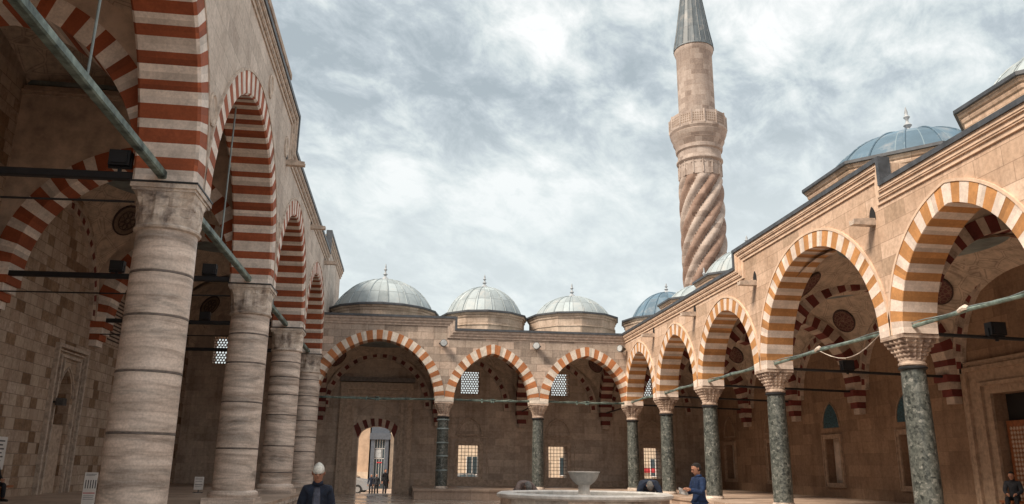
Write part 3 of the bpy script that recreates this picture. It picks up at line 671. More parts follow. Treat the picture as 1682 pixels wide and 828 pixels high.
for ya in (19.32, 22.1, ):
    for i in range(6):
        for j in range(17):
            s, z = ya+.065+.13*i, .8+.135*j
            for k in range(4): a = k*pi/4; q.tube([P(s-.06*cos(a), -.225, z-.06*sin(a)), P(s+.06*cos(a), -.225, z+.06*sin(a))], .008, 4)
q.build('lattice', 'beige2', dl_o)
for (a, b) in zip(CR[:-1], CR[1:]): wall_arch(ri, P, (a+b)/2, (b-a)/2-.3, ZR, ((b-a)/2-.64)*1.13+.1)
wall_arch(ri, P, 44.55, 2.6, ZR, 2.6)
# mosque wall on the left
mw = thing('mosque_wall', 'patchwork stone wall of brown and beige blocks with a carved niche, far left', 'wall', (WL, 20, 0))
P = FY(WL, 1)
nh = (30.75, 31.95, PZ, 4.93)
w = MB(); wall_open(w, P, -8, WB+1.1, 0, 13.2, 0, -1.2, [nh]); archfill(w, P, nh[0], nh[1], 3.9, 1.0, nh[3], 0, -.6)
w.build('wall', 'stone_patch', mw)
q = MB(); pbox(q, P, nh[0], nh[1], -.62, -.5, PZ, nh[3], 0); q.build('niche_back', 'stone_inner', mw)
q = MB(); pbox(q, P, nh[0], nh[1], -.45, -.1, PZ, 2.9, 0); q.build('niche_slab', 'trim_inner', mw)
q = MB(); frame_rect(q, P, 30.55, 32.2, PZ, 5.3, .1, .001, .10, 0, False); frame_rect(q, P, 30.1, 32.65, PZ, 5.62, .13, .001, .16, 0, False); frame_rect(q, P, 30.23, 32.52, PZ, 5.5, .05, .001, .09, 0, False)
A3 = Arch(31.35, .6, 3.9, 1.0, .08); hood(q, P, A3, 0, .02, .06)
for s in (30.62, 32.05): pbox(q, P, s, s+.08, .001, .15, 4.6, 5.25)
q.build('niche_frame', 'trim_left', mw)
for (a, b) in zip(CL[:-1], CL[1:]): wall_arch(mw, P, (a+b)/2, (b-a)/2-.5, ZL, ((b-a)/2-.84)*1.08, ('v_white_i', 'v_red_i'))
q = MB(); pbox(q, P, 26.75, 27.6, .001, .03, 1.35, 2.35); 
for k in range(6): pbox(q, P, 26.85, 27.45-.1*(k % 2), .03, .034, 2.2-.12*k, 2.24-.12*k, 1)
tag(q.build('wall_notice', ['white', 'ink']), 'white printed notice on the patchwork wall at the left edge', 'notice')
q = MB(); pbox(q, P, 34.4, 36.2, .001, .05, 6.4, 8.5)     # pierced stone window with lines of carving
for j in range(12): pbox(q, P, 34.55, 36.05, .05, .07, 6.55+.16*j, 6.61+.16*j, 1)
q.build('carved_panel', ['trim_inner', 'medal_line'], mw)
q = MB(); pbox(q, P, 30.3, 30.62, .17, .42, 3.55, 3.8); q.box(WL, WL+.2, 30.42, 30.5, 3.64, 3.7)
tag(q.build('wall_loudspeaker', 'grey_metal'), 'grey box fixed beside the carved niche of the patchwork wall', 'box')

# ------------------------------------------------------------------ transverse arches
def transverse(axis, pos, s0, s1, z0, rise, t, th, vm, top, label, wallm, vw=.3):
    P_ = FX(pos, 1) if axis == 'x' else FY(pos, 1)
    o = thing('transverse_arch', label, 'arch', (0, 0, 0), 'striped arches spanning the porticoes')
    o.location = P_((s0+s1)/2, 0, z0)
    A = Arch((s0+s1)/2, (s1-s0)/2-t, z0, rise, t); r = MB(); ring(r, P_, A, th/2, -th/2, vw, .012); r.build('striped_ring', vm, o, weld=False)
    w_ = MB(); infill(w_, P_, A, th/2-.03, -th/2+.03, s0, s1, top); w_.build('spandrel', wallm, o)
    return o, P_
def corbel(o, P_, s, z0, th, sg, vm):
    q = MB()
    for k in range(4):
        ww = .55-.09*k; zt = z0-.24*k
        a, b = (s, s+sg*ww) if sg > 0 else (s+sg*ww, s)
        pbox(q, P_, a, b, th/2-.05*k, -th/2+.05*k, zt-.238, zt, k % 2)
    q.build('corbel', vm, o, weld=False)
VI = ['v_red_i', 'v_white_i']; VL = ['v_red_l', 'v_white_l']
for k, y in enumerate(CL[:-1]):
    nm = ['nearest behind the viewer', 'behind the viewer', 'from the nearest marble column', 'from the second marble column', 'from the third marble column'][k]
    o, Q = transverse('x', y, WL, XL-TL+.5, ZL, 3.75, .55, .95, VL, 13.2 if y < 26 else 11.85, 'red and white striped arch %s to the patchwork wall' % nm, 'plaster_plain', .36)
    corbel(o, Q, WL, ZL, .95, 1, VL)
    if k in (2, 3):
        q = MB(); sg = 1 if k == 2 else -1
        for a_, b_, c_, e_ in ((.44, .60, 12.92, 13.0), (.44, .54, 12.84, 12.92)): q.box(WL+.02, XL-TL, *sorted((y+sg*a_, y+sg*b_)), c_, e_)
        q.build('string_course', 'trim_inner', o)
for k, y in enumerate(CR):
    nm = ['eighth', 'seventh', 'sixth', 'fifth', 'fourth', 'third', 'second', 'first'][k]
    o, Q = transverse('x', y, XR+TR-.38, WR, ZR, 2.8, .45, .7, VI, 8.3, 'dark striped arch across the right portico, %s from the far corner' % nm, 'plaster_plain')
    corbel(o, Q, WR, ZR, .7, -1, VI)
for k, x in enumerate(CB):
    nm = ['beside the gate behind the last marble column', 'right of the gate', 'between the two far barred windows', 'in the far right corner'][k]
    o, Q = transverse('y', x, YB+TR-.38, WB, ZR, 2.55, .45, .7, VI, 8.3, 'dark striped arch across the far portico %s' % nm, 'plaster_plain')
    corbel(o, Q, WB, ZR, .7, -1, VI)

# ------------------------------------------------------------------ vaults
def vault(x0, x1, y0, y1, z0, rise, label, dark, med=True):
    cx_, cy_ = (x0+x1)/2, (y0+y1)/2; a, b = (x1-x0)/2, (y1-y0)/2
    o = thing('vault', label, 'vault', (cx_, cy_, z0), 'painted vaults over the porticoes')
    def zf(x, y): return z0+rise*sqrt(max(0, (a*a+b*b)-x*x*.999-y*y*.999))/min(a, b)*.98
    n = 20; q = MB()
    for i in range(n):
        for j in range(n):
            pts = []
            for (ii, jj) in ((i, j), (i+1, j), (i+1, j+1), (i, j+1)):
                x = -a+2*a*ii/n; y = -b+2*b*jj/n; pts.append((cx_+x, cy_+y, zf(x, y)))
            q.face(pts)
    q.build('shell', 'plaster', o, smooth=True)
    for sx_ in (-1, 1) if med else ():
        for sy_ in (-1, 1):
            f = .73; x, y = sx_*a*f, sy_*b*f; e = .01
            c_ = Vector((cx_+x, cy_+y, zf(x, y)))
            du = Vector((e, 0, zf(x+e, y)-zf(x, y))).normalized(); dv0 = Vector((0, e, zf(x, y+e)-zf(x, y)))
            nn = du.cross(dv0).normalized()
            rad = Vector((-x, -y, 0)).normalized(); upd = (rad-nn*rad.dot(nn)).normalized(); sd_ = nn.cross(upd)
            rr = .52 if dark else .42; q = MB(); N = 24
            down = -nn if nn.z > 0 else nn
            rings = []
            for r_, h_ in ((rr, -.03), (rr, .05), (rr*.9, .055), (rr*.88, .04), (.01, .045)):
                rings.append([tuple(c_+(upd*1.35*cos(2*pi*k/N)+sd_*sin(2*pi*k/N))*r_+down*(h_+.05)) for k in range(N)])
            for a_ in range(4): q.loft(rings[a_:a_+2], 1 if a_ < 2 else 0, True, False)
            if dark:
                def on(a_, r_): return tuple(c_+(upd*1.35*cos(a_)+sd_*sin(a_))*r_+down*.105)
                for r_ in (.18, .62): q.tube([on(2*pi*k/20, rr*r_) for k in range(21)], .016, 5, 1)
                for j in range(8):
                    a0_ = 2*pi*j/8; q.tube([on(a0_+.34*sin(2*pi*k/10), rr*(.40-.2*cos(2*pi*k/10))) for k in range(11)], .014, 5, 1)
            q.build('medallion', ['medal_dark' if dark else 'medal', 'medal_line'], o)
    return o
for k, (a, b) in enumerate(zip(CL[:-1], CL[1:])):
    hi = k == 2
    vault(WL, XL-TL/2, a, b, 12.9 if hi else ZL, 1.15 if hi else 4.15, 'left portico vault with round medallions, bay %s' % ['behind the viewer', 'before the nearest marble column', 'between first and second marble columns', 'between second and third marble columns', 'between third and last marble columns'][k], True, not hi)
vault(WL, XL-TL/2, CL[-1], WB, ZL, 3.3, 'painted plaster vault in the far end of the left portico', True)
for k, (a, b) in enumerate(zip(CR[:-1], CR[1:])):
    vault(XR+TR/2, WR, a, b, ZR, 2.75, 'painted vault of the right portico, %s bay from the far corner' % ['seventh', 'sixth', 'fifth', 'fourth, wide', 'third', 'second', 'first'][k], False)
for k, (a, b) in enumerate(zip(CB[:-1], CB[1:])):
    vault(a, b, YBC, WB, ZR, 2.75, 'painted vault of the far portico %s' % ['in front of the gate', 'over the left barred window', 'over the middle barred window'][k], False)
vault(CB[-1], WR, YBC, WB, ZR, 2.75, 'painted vault over the far right corner', False)

# ------------------------------------------------------------------ columns
def sq(a, rnd, n=32):
    """ring between circle (rnd=1) and square (rnd=0), half width a"""
    out = []
    for k in range(n):
        th = 2*pi*(k+.5)/n; cc, ss = cos(th), sin(th); rs = a/max(abs(cc), abs(ss)); out.append((rs*(1-rnd)+a*rnd, th))
    return out
def capital_green(mb, z0, z1, r0, a1):
    n = 32; rings = []; tiers = 5
    prof = []
    for k in range(tiers):
        f0, f1 = k/tiers, (k+1)/tiers
        prof.append((f0, f0+.0)); prof.append((f0+.13, f0)); 
    def rg(f, z, flute):
        a = r0+(a1-r0)*(f**1.15); rnd = max(0, 1-f*1.25)
        R_ = []
        for k, (r, th) in enumerate(sq(a, rnd, n)):
            R_.append((r*(1-flute*(k % 2)*.085))); 
        return [(R_[k]*cos(2*pi*(k+.5)/n), R_[k]*sin(2*pi*(k+.5)/n), z) for k in range(n)]
    for k in range(tiers):
        f0, f1 = k/tiers, (k+1)/tiers; za = z0+(z1-z0)*f0; zb = z0+(z1-z0)*f1
        rings.append(rg(f0, za, 1)); rings.append(rg(f0+.10, za+.01, 1)); rings.append(rg(f0+.13, zb-.015, 1)); rings.append(rg(f1, zb-.012, 0))
    mb.loft(rings, 0)
def green_column(name_label, loc):
    o = thing('green_column', name_label, 'column', (0, 0, 0), 'green breccia columns of the court')
    q = MB(); q.lathe([(.36, PZ-.02), (.36, PZ+.06), (.33, PZ+.1), (.33, PZ+.13)], n=24); q.build('base', 'capital', o)
    q = MB(); q.lathe([(.305, PZ+.1), (.31, 1.2), (.30, 2.6), (.275, 4.02)], n=32); q.build('shaft', 'green', o, smooth=True, autos=40)
    q = MB(); q.lathe([(.29, 3.98), (.325, 4.0), (.33, 4.03), (.30, 4.06)], n=28); q.build('collar', 'iron', o, smooth=True, autos=50)
    q = MB(); q.lathe([(.28, 4.06), (.315, 4.09), (.315, 4.13), (.285, 4.16), (.285, 4.2)], n=28); capital_green(q, 4.2, 4.70, .29, .46)
    q.box(-.47, .47, -.45, .45, 4.70, 4.79); q.build('capital', 'capital_r', o)
    o.location = loc; return o
gc = green_column('green breccia column at the front of the right arcade, nearest in view', (XRC, CR[3], 0))
lab = {2: 'green column of the right arcade just outside the right edge', 1: 'green column of the right arcade beside the viewer', 4: 'speckled green column of the right arcade, second from the right edge of the photo',
       5: 'speckled green column of the right arcade directly right of the blue coated person', 6: 'dark green column of the right arcade just left of the blue coated person', 7: 'green column in the far right corner of the court'}
for i in (1, 2, 4, 5, 6): copy_tree(gc, (XRC, CR[i], 0), lab[i])
copy_tree(gc, (XRC-.03, YBC, 0), lab[7])
cb1 = copy_tree(gc, (CB[1], YBC, 0), 'green column with pale iron bands right of the far gate')
copy_tree(gc, (CB[2], YBC, 0), 'slim green column between the two far barred windows')
for ch in kids(cb1):
    if ch.name.startswith('shaft'):
        for z in (3.9, 3.45, 2.75, 2.1, 1.4):
            q = MB(); q.lathe([(.30, z-.035), (.325, z-.03), (.325, z+.03), (.30, z+.035)], n=28)
            b = q.build('iron_band', 'roof_lead', None); b.parent = ch
def marble_column(label, i, rings_z, loc):
    o = thing('marble_column', label, 'column', (0, 0, 0), 'thick marble columns of the left arcade')
    rnd = random.Random(i)
    q = MB(); q.box(-.72, .72, -.72, .72, PZ-.02, PZ+.16); q.lathe([(.70, PZ+.16), (.72, PZ+.24), (.70, PZ+.32), (.64, PZ+.36)], n=32); q.build('base', 'marble', o)
    prof = []; z = PZ+.3; q = MB()
    pr = [(.60, PZ+.3)]
    for zr in sorted(rings_z): pr += [(.60-.012*(zr-2)/3, zr-.03), (.585-.012*(zr-2)/3, zr-.012), (.585-.012*(zr-2)/3, zr+.012), (.60-.012*(zr-2)/3, zr+.03)]
    pr.append((.575, 6.05)); q.lathe(pr, n=48)
    sh = q.build('shaft', 'marble', o, smooth=True, autos=30)
    for zr in rings_z:
        q = MB(); r = .602-.012*(zr-2)/3; q.lathe([(r-.02, zr-.022), (r+.003, zr-.018), (r+.003, zr+.018), (r-.02, zr+.022)], n=48); q.build('iron_band', 'band', sh, smooth=True, autos=40)
    q = MB(); q.lathe([(.57, 6.03), (.63, 6.06), (.64, 6.10), (.60, 6.14), (.60, 6.17)], n=40)
    # flaring capital with worn leaves
    n = 48; rr = []
    for f, z in ((0, 6.15), (.12, 6.3), (.1, 6.32), (.3, 6.48), (.28, 6.5), (.62, 6.66), (.60, 6.68), (1, 6.80)):
        a = .585+(.60-.585)*f; rg = []
        for k in range(n):
            th = 2*pi*(k+.5)/n; cc, ss = cos(th), sin(th); rs = .60/max(abs(cc), abs(ss)); r = (.60+.0*f)*(1-f)+rs*f*.97
            if 0 < f < 1: r += (.022 if (k//2) % 2 else -.012)+rnd.uniform(-.016, .012)
            rg.append((r*cos(th), r*sin(th), z))
        rr.append(rg)
    q.loft(rr, 0); q.build('capital', 'capital', o)
    q = MB(); q.box(-.60, .60, -.60, .60, 6.80, 6.86); q.box(-.63, .63, -.63, .63, 6.86, 6.955); q.build('abacus', 'capital', o)
    q = MB(); q.box(-.645, .645, -.645, .645, 6.958, 6.995); q.build('iron_plate', 'iron', o)
    o.location = loc; return o
marble_column('thick banded marble column at far left, nearest in view', 1, [5.2, 4.35, 3.28, 2.15], (XLC-.0, 16.0, 0))
marble_column('thick grey veined marble column, second along the left arcade', 2, [5.45, 4.57, 3.4, 2.05], (XLC, 25.1, 0))
marble_column('marble column, third along the left arcade, with square plinth', 3, [5.6, 5.0, 4.3, 3.5, 2.3, 1.3], (XLC, 33.2, 0))
marble_column('marble column at the far end of the left arcade beside the striped gate arch', 4, [5.7, 4.9, 4.4, 3.7, 2.9, 2.2], (XLC, 41.15, 0))
marble_column('thick marble column of the left arcade beside the viewer', 5, [5.2, 4.3, 3.3, 2.2], (XLC, 6.9, 0))

# ------------------------------------------------------------------ domes
def dome(label, c, z0, rd, zt, rdome, zapex, ztip, lead, n=12, rot=0):
    o = thing('dome', label, 'dome', (c[0], c[1], z0), 'lead domes over the porticoes')
    q = MB(); q.lathe([(rd, z0), (rd, zt-.34), (rd+.04, zt-.32), (rd+.06, zt-.26), (rd+.04, zt-.2), (rd+.1, zt-.18), (rd+.14, zt-.08)], (c[0], c[1], 0), n, rot=rot)
    q.lathe([(rd+.012, zt-.78), (rd+.04, zt-.76), (rd+.04, zt-.72), (rd+.012, zt-.70)], (c[0], c[1], 0), n, rot=rot)
    q.build('drum', 'stone_drum' if n > 8 else 'stone_right', o)
    q = MB(); q.lathe([(rd+.14, zt-.08), (rd+.21, zt-.07), (rd+.21, zt+.02), (rdome-.05, zt+.13)], (c[0], c[1], 0), n, rot=rot); q.build('eaves', 'coping', o)
    q = MB(); pr = []; H = zapex-zt-.02
    for k in range(13):
        a0 = RAD(20); a = a0+(pi/2-a0)*k/12; pr.append((max(.03, rdome*cos(a)/cos(a0)), zt+.02+H*(sin(a)-sin(a0))/(1-sin(a0))))
    q.lathe(pr, (c[0], c[1], 0), 48, caps=True)
    for k in range(16):
        a = 2*pi*k/16+.1; q.tube([(c[0]+(r+.01)*cos(a), c[1]+(r+.01)*sin(a), z+.01) for r, z in pr[:12]], .028, 5)
    q.build('lead_cap', lead, o, smooth=True, autos=50)
    k = (ztip-zapex); q = MB()
    q.lathe([(.02, zapex-.06), (.30*k**.5, zapex-.03), (.26*k**.5, zapex+.05*k), (.10, zapex+.2*k), (.05, zapex+.26*k), (.13, zapex+.36*k), (.05, zapex+.46*k), (.04, zapex+.55*k), (.10, zapex+.64*k), (.04, zapex+.74*k), (.055, zapex+.8*k), (.01, ztip)], (c[0], c[1], 0), 16)
    q.build('finial', 'finial', o, smooth=True, autos=60)
    return o
bd = dome('big lead dome over the tall bay of the left portico, behind its cornice', (-8.9, 20.55), 14.6, 4.0, 15.6, 3.6, 18.0, 19.0, 'lead', 16)
q = MB(); q.box(-13.6, -12.51, 15.6, 25.6, 12.6, 14.6); q.box(-5.0, -4.5, 15.6, 25.6, 13.0, 14.6); q.box(-12.51, -5.0, 15.5, 16.0, 12.6, 14.6); q.box(-12.51, -5.0, 25.1, 25.7, 12.6, 14.6); q.box(-13.7, -4.45, 15.4, 25.8, 14.6, 14.8)
q.build('light_stop_base', 'stone_drum', bd)  # unseen walls and slab added to stop sun leaking in around the raised vault
dome('largest far dome of pale lead above the gate, touching the left arcade', (-1.45, 44.6), 8.9, 2.95, 9.93, 2.85, 11.85, 12.85, 'lead', 16)
dome('pale lead dome in the middle of the far roof', (4.3, 44.6), 8.4, 2.35, 9.85, 2.2, 11.66, 12.45, 'lead')
dome('pale lead dome at the right of the far roof, above the middle barred window', (9.5, 44.6), 8.4, 2.55, 9.93, 2.25, 11.3, 12.15, 'lead')
dome('bluish lead dome over the far right corner of the court', (15.3, 44.6), 8.4, 2.6, 10.0, 2.15, 11.8, 12.4, 'lead_blue')
dome('small pale lead dome seen behind the cornice left of the spiral minaret base', (15.35, 38.6), 8.4, 2.3, 9.95, 1.95, 10.95, 11.9, 'lead', 8, pi/8)
dome('pale lead dome cut by the roofline right below the minaret', (15.35, 33.2), 8.4, 2.35, 9.95, 2.05, 11.4, 12.1, 'lead', 8, pi/8)
dome('lead dome hidden behind the raised cornice of the right arcade', (15.35, 27.7), 8.4, 2.35, 9.95, 2.0, 11.2, 11.7, 'lead', 8, pi/8)
dome('big blue lead dome with octagonal drum over the wide bay, upper right', (15.4, 21.1), 8.7, 3.12, 10.28, 2.65, 11.85, 12.85, 'lead_blue', 8, pi/8)
dome('nearest dome drum at the top right corner of the photo', (15.4, 15.0), 8.4, 2.45, 10.12, 2.0, 11.5, 12.1, 'lead', 8, pi/8)

# ------------------------------------------------------------------ minaret
mi_ = thing('minaret', 'tall stone minaret with spirally ribbed shaft, one balcony and grey lead cone', 'minaret', (22, 55, 0))
q = MB(); q.box(19.9, 24.1, 52.9, 57.1, 0, 9); q.lathe([(2.9, 9), (1.8, 12)], (22, 55, 0), 8, rot=pi/8); q.build('base', 'minaret', mi_)
q = MB(); n = 120; ribs = 10; rings = []; zs = [11.5+(23.3-11.5)*k/60 for k in range(61)]
for z in zs:
    tw = 2*pi*(z-11.5)/13.5
    e = min(1, max(0, (23.35-z)/.5)); rg = []
    for k in range(n):
        th = 2*pi*k/n; ph = (th-tw)*ribs/2
        r = 1.30+.42*(abs(sin(ph))**.7)*e+.30*(1-e)
        rg.append((22+r*cos(th), 55+r*sin(th), z))
    rings.append(rg)
for a in range(60):
    for k in range(n):
        k2 = (k+1) % n; th = 2*pi*(k+.5)/n; tw = 2*pi*((zs[a]+zs[a+1])/2-11.5)/13.5
        idx = int(((th-tw)*ribs/2)//pi) % 2
        u0, u1 = 10.5*k/n, 10.5*(k+1)/n
        q.face([rings[a][k], rings[a][k2], rings[a+1][k2], rings[a+1][k]], idx, [(u0, zs[a]), (u1, zs[a]), (u1, zs[a+1]), (u0, zs[a+1])])
q.build('spiral_shaft', ['minaret', 'minaret_red'], mi_, smooth=True)
q = MB(); q.lathe([(1.62, 23.3), (1.62, 24.45), (1.70, 24.5), (1.78, 24.6), (1.78, 24.72), (1.66, 24.8), (1.66, 25.4), (1.78, 25.5), (1.82, 25.75), (1.74, 25.8), (1.84, 26.0), (1.98, 26.25), (1.90, 26.3), (2.04, 26.55), (2.16, 26.85), (2.10, 26.9), (2.22, 27.1), (2.22, 27.25)], (22, 55, 0), 40)
for k in range(14):
    a = 2*pi*k/14; x, y = 22+1.62*cos(a), 55+1.62*sin(a)
    q.tube([(x, y, 23.35), (x, y, 24.45)], .08, 8)
    q.tube([(22+1.62*cos(a+s*.12), 55+1.62*sin(a+s*.12), 24.2+.15*(1-abs(s))) for s in (-1, -.5, 0, .5, 1)], .05, 6)
q.build('corbelled_neck', 'minaret', mi_, smooth=True, autos=30)
q = MB()
for k in range(14):
    a0, a1 = 2*pi*k/14+.1, 2*pi*(k+1)/14+.1; R_ = 2.14
    p0, p1 = (22+R_*cos(a0), 55+R_*sin(a0)), (22+R_*cos(a1), 55+R_*sin(a1)); d = (p1[0]-p0[0], p1[1]-p0[1])
    nx, ny = (cos((a0+a1)/2), sin((a0+a1)/2))
    q.hexa([(p0[0], p0[1], 27.25), (p1[0], p1[1], 27.25), (p1[0]+nx*.07, p1[1]+ny*.07, 27.25), (p0[0]+nx*.07, p0[1]+ny*.07, 27.25), (p0[0], p0[1], 28.3), (p1[0], p1[1], 28.3), (p1[0]+nx*.07, p1[1]+ny*.07, 28.3), (p0[0]+nx*.07, p0[1]+ny*.07, 28.3)], 0)
    for i in range(5):
        for j in range(4):
            fx = .14+.72*i/4; z = 27.42+.2*j
            x, y = p0[0]+d[0]*fx+nx*.075, p0[1]+d[1]*fx+ny*.075; tx, ty = d[0]*.06, d[1]*.06
            q.face([(x-tx, y-ty, z), (x, y, z-.08), (x+tx, y+ty, z), (x, y, z+.08)], 1)
    q.tube([(p0[0]+cos(a0)*.05, p0[1]+sin(a0)*.05, 27.2), (p0[0]+cos(a0)*.05, p0[1]+sin(a0)*.05, 28.34)], .07, 6)
q.build('balcony_parapet', ['minaret', 'medal_dark'], mi_, weld=False)
q = MB(); q.lathe([(1.42, 27.2), (1.42, 33.9), (1.47, 34.0), (1.55, 34.2), (1.55, 34.45)], (22, 55, 0), 40); q.build('upper_shaft', 'minaret', mi_, smooth=True, autos=30)
M['cone'] = leadmat('cone', (.085, .105, .12), (.05, .06, .07), .62, 1.7)
q = MB(); n = 20; q.lathe([(1.62, 34.4), (1.58, 34.55), (1.30, 36.2), (.9, 39.0), (.03, 45)], (22, 55, 0), n)
for k in range(n):
    a = 2*pi*k/n; q.tube([(22+r*cos(a), 55+r*sin(a), z) for r, z in ((1.6, 34.55), (1.31, 36.2), (.91, 39), (.04, 44.9))], .025, 4)
q.build('cone', 'cone', mi_, autos=30)
q = MB(); q.lathe([(.05, 44.8), (.25, 45.1), (.05, 45.4), (.18, 45.7), (.02, 46.3)], (22, 55, 0), 14); q.build('finial', 'grey_metal', mi_)

# ------------------------------------------------------------------ tie rods and beams
def tie(name, label, pts, r, mat, group=None, flat=False):
    q = MB()
    if flat:
        a, b = Vector(pts[0]), Vector(pts[1]); d = (b-a).normalized(); u = d.cross(Vector((0, 0, 1))).normalized()
        w_ = Vector((0, 0, 1))
        ch = [(-1, -.7), (-.7, -1), (.7, -1), (1, -.7), (1, .7), (.7, 1), (-.7, 1), (-1, .7)]
        q.loft([[tuple(p+u*r*x+w_*r*z) for x, z in ch] for p in (a, b)])
    else: q.tube(pts, r, 10)
    o = q.build(name, mat); tag(o, label, 'tie beam', group); return o
tl = ['behind the viewer', 'crossing the top left corner above the nearest column', 'between the first and second marble columns', 'between the second and third marble columns', 'behind the third marble column to the far end']
for k, (a, b) in enumerate(zip(CL[:-1], CL[1:])):
    tie('tie_beam', 'green painted iron tie beam %s' % tl[k], [(XLC-.05, a+.55, 7.12), (XLC-.05, b-.30, 7.12)], .085, 'tie_green', 'green tie beams of the left arcade', True)
    if k > 0:
        q = MB(); mid = (a+b)/2; q.tube([(XLC-.05, mid, 7.18), (XLC-.05, mid, 11.12 if k < 3 else 10.6)], .022, 8)
        q.ell((XLC-.05, mid, 9.3), (.035, .035, .06), 10)
        tag(q.build('hanger_rod', 'roof_lead'), 'thin hanger rod on the green beam %s' % tl[k], 'rod', 'hanger rods of the left arcade')
for k, y in enumerate(CL[1:]):
    tie('iron_beam', 'black iron beam to the mosque wall from the %s marble column' % ['unseen near', 'nearest', 'second', 'third', 'last'][k], [(XL-TL-.05, y-.35, 7.14), (WL+.4, y-.35, 7.06)], .08, 'iron', 'black beams across the left portico', True)
for k, y in enumerate(CL[2:5]):
    tie('thin_rod', 'thin dark rod below the beam of the %s marble column' % ['nearest', 'second', 'third'][k], [(XL-TL, y-.35, 6.62), (WL, y-.35, 6.5)], .022, 'iron', 'thin rods across the left portico')
for k, (a, b) in enumerate(zip(CR[:-1], CR[1:])):
    mid = (a+b)/2
    q = MB(); pts = [(XR+.25, a+.42, 4.98), (XR+.22, mid, 5.0), (XR+.25, b-.42, 4.96)]
    q.tube(pts, .05, 8); q.tube([(XR+.25, b-.42, 4.96), (XR+.27, b-.05, 4.95)], .065, 8, 1)
    # cable wrapped along it
    q.tube([(XR+.19+.01*sin(5*t_), a+.45+(b-a-.9)*t_/14, 5.03+.02*sin(1.1*t_)) for t_ in range(15)], .012, 5, 2)
    if k in (2, 3):
        q.tube([(XR+.2, mid+.12, 5.02), (XR+.2, mid+.2, 5.05), (XR+.2, mid+.32, 5.03), (XR+.2, mid+.42, 5.0)], [.05, .07, .062, .05], 8, 3)
    if k == 3: q.tube([(XR+.2, 21.4-.35*t_, 5.0-.42*sin(pi*t_/9)) for t_ in range(10)], .012, 5, 3)
    tag(q.build('tie_rod', ['tie_green', 'iron', 'roof_lead', 'capital']), 'pale green tie rod with cable in the %s arch of the right arcade' % ['unseen first', 'unseen second', 'partly seen nearest', 'wide', 'third', 'fourth', 'farthest'][k], 'tie rod', 'tie rods of the right arcade')
for k, y in enumerate(CR):
    tie('iron_rod', 'black iron rod across the right portico from the %s column' % ['unseen first', 'unseen second', 'unseen third', 'nearest seen', 'second seen', 'third seen', 'fourth seen', 'far corner'][k], [(XR+TR-.1, y-.1, 4.86), (WR, y-.1, 4.74)], .045, 'iron', 'black rods across the right portico')
for k, (a, b) in enumerate(zip(CB[:-1], CB[1:])):
    q = MB(); mid = (a+b)/2; q.tube([(a+.5, YB+.3, 4.92), (mid, YB+.3, 4.88), (b-.45, YB+.3, 4.92)], .045, 8)
    q.tube([(a+.5+(b-a-1)*t_/12, YB+.24, 4.95+.03*sin(2.3*t_)) for t_ in range(13)], .014, 5)
    for x in (mid, mid+.1, mid-.5): q.tube([(x, YB+.3, 4.8), (x, YB+.3, 5.0)], .05, 6, 0)
    tag(q.build('tie_rod', ['tie_green']), 'green tie rod across the %s arch of the far arcade' % ['wide left', 'middle', 'right'][k], 'tie rod', 'tie rods of the far arcade')
for k, x in enumerate(CB[1:]):
    tie('iron_rod', 'black iron rod over the far portico from the %s green column' % ['left', 'middle', 'corner'][k], [(x, YB+TR-.1, 4.86), (x, WB, 4.78)], .04, 'iron', 'black rods across the far portico')

# ------------------------------------------------------------------ lamps
def floodlight(label, loc, rz, group, s=1):
    o = thing('floodlight', label, 'floodlight', (0, 0, 0), group)
    q = MB(); q.tube([(0, .12, 0), (0, -.1, .02)], [.17*s, .19*s], 14); q.build('housing', 'grey_metal', o)
    q = MB(); q.tube([(0, -.1, .02), (0, -.125, .02)], [.165*s, .155*s], 14); q.build('lens', 'lens', o)
    q = MB(); q.box(-.21*s, -.185*s, -.02, .16, -.03, .03); q.box(.185*s, .21*s, -.02, .16, -.03, .03); q.box(-.21*s, .21*s, .16, .19, -.03, .03); q.box(-.06, .06, .185, .34, -.05, .05); q.build('bracket', 'iron', o)
    o.location = loc; o.rotation_euler = (0, 0, rz); return o
f1 = floodlight('round floodlight on the far wall between the gate arch and the middle arch', (1.85, YB-.3, 7.74), .1, 'round floodlights on the far arcade')
copy_tree(f1, (6.75, YB-.3, 7.74), 'round floodlight on the far wall between the middle and right arches', -.3)
copy_tree(f1, (11.3, YB-.35, 7.74), 'round floodlight in the corner of the far and right arcades', -.9)
def boxlamp(label, loc, group):
    o = thing('box_floodlight', label, 'floodlight', (0, 0, 0), group)
    q = MB(); q.box(-.2, .2, -.12, .12, .02, .34); q.box(-.16, .16, -.15, -.12, .06, .3); q.build('housing', 'iron', o)
    q = MB(); q.box(-.03, .03, -.03, .03, -.12, .03); q.box(-.22, .22, -.03, .03, -.02, .01); q.box(-.22, -.2, -.03, .03, -.01, .2); q.box(.2, .22, -.03, .03, -.01, .2); q.build('bracket', 'iron', o)
    o.location = loc; return o
b1 = boxlamp('black box floodlight on the iron beam beside the nearest marble capital', (-5.85, 15.6, 7.3), 'box floodlights on iron beams')
copy_tree(b1, (-8.9, 24.7, 7.22), 'wide black floodlight on the second iron beam left of the nearest column')
copy_tree(b1, (-6.2, 24.75, 7.25), 'black floodlight beside the second marble capital')
copy_tree(b1, (-8.2, 32.85, 7.2), 'black floodlight on the third iron beam behind the marble columns')
copy_tree(b1, (14.3, 17.35, 4.85), 'black floodlight on the rod at the right edge of the photo')
copy_tree(b1, (14.6, 24.6, 4.85), 'black floodlight on the rod inside the wide right arch')
for (x, y, z, zt) in ((-6.6, 15.65, 4.2, 7.0),):
    pass

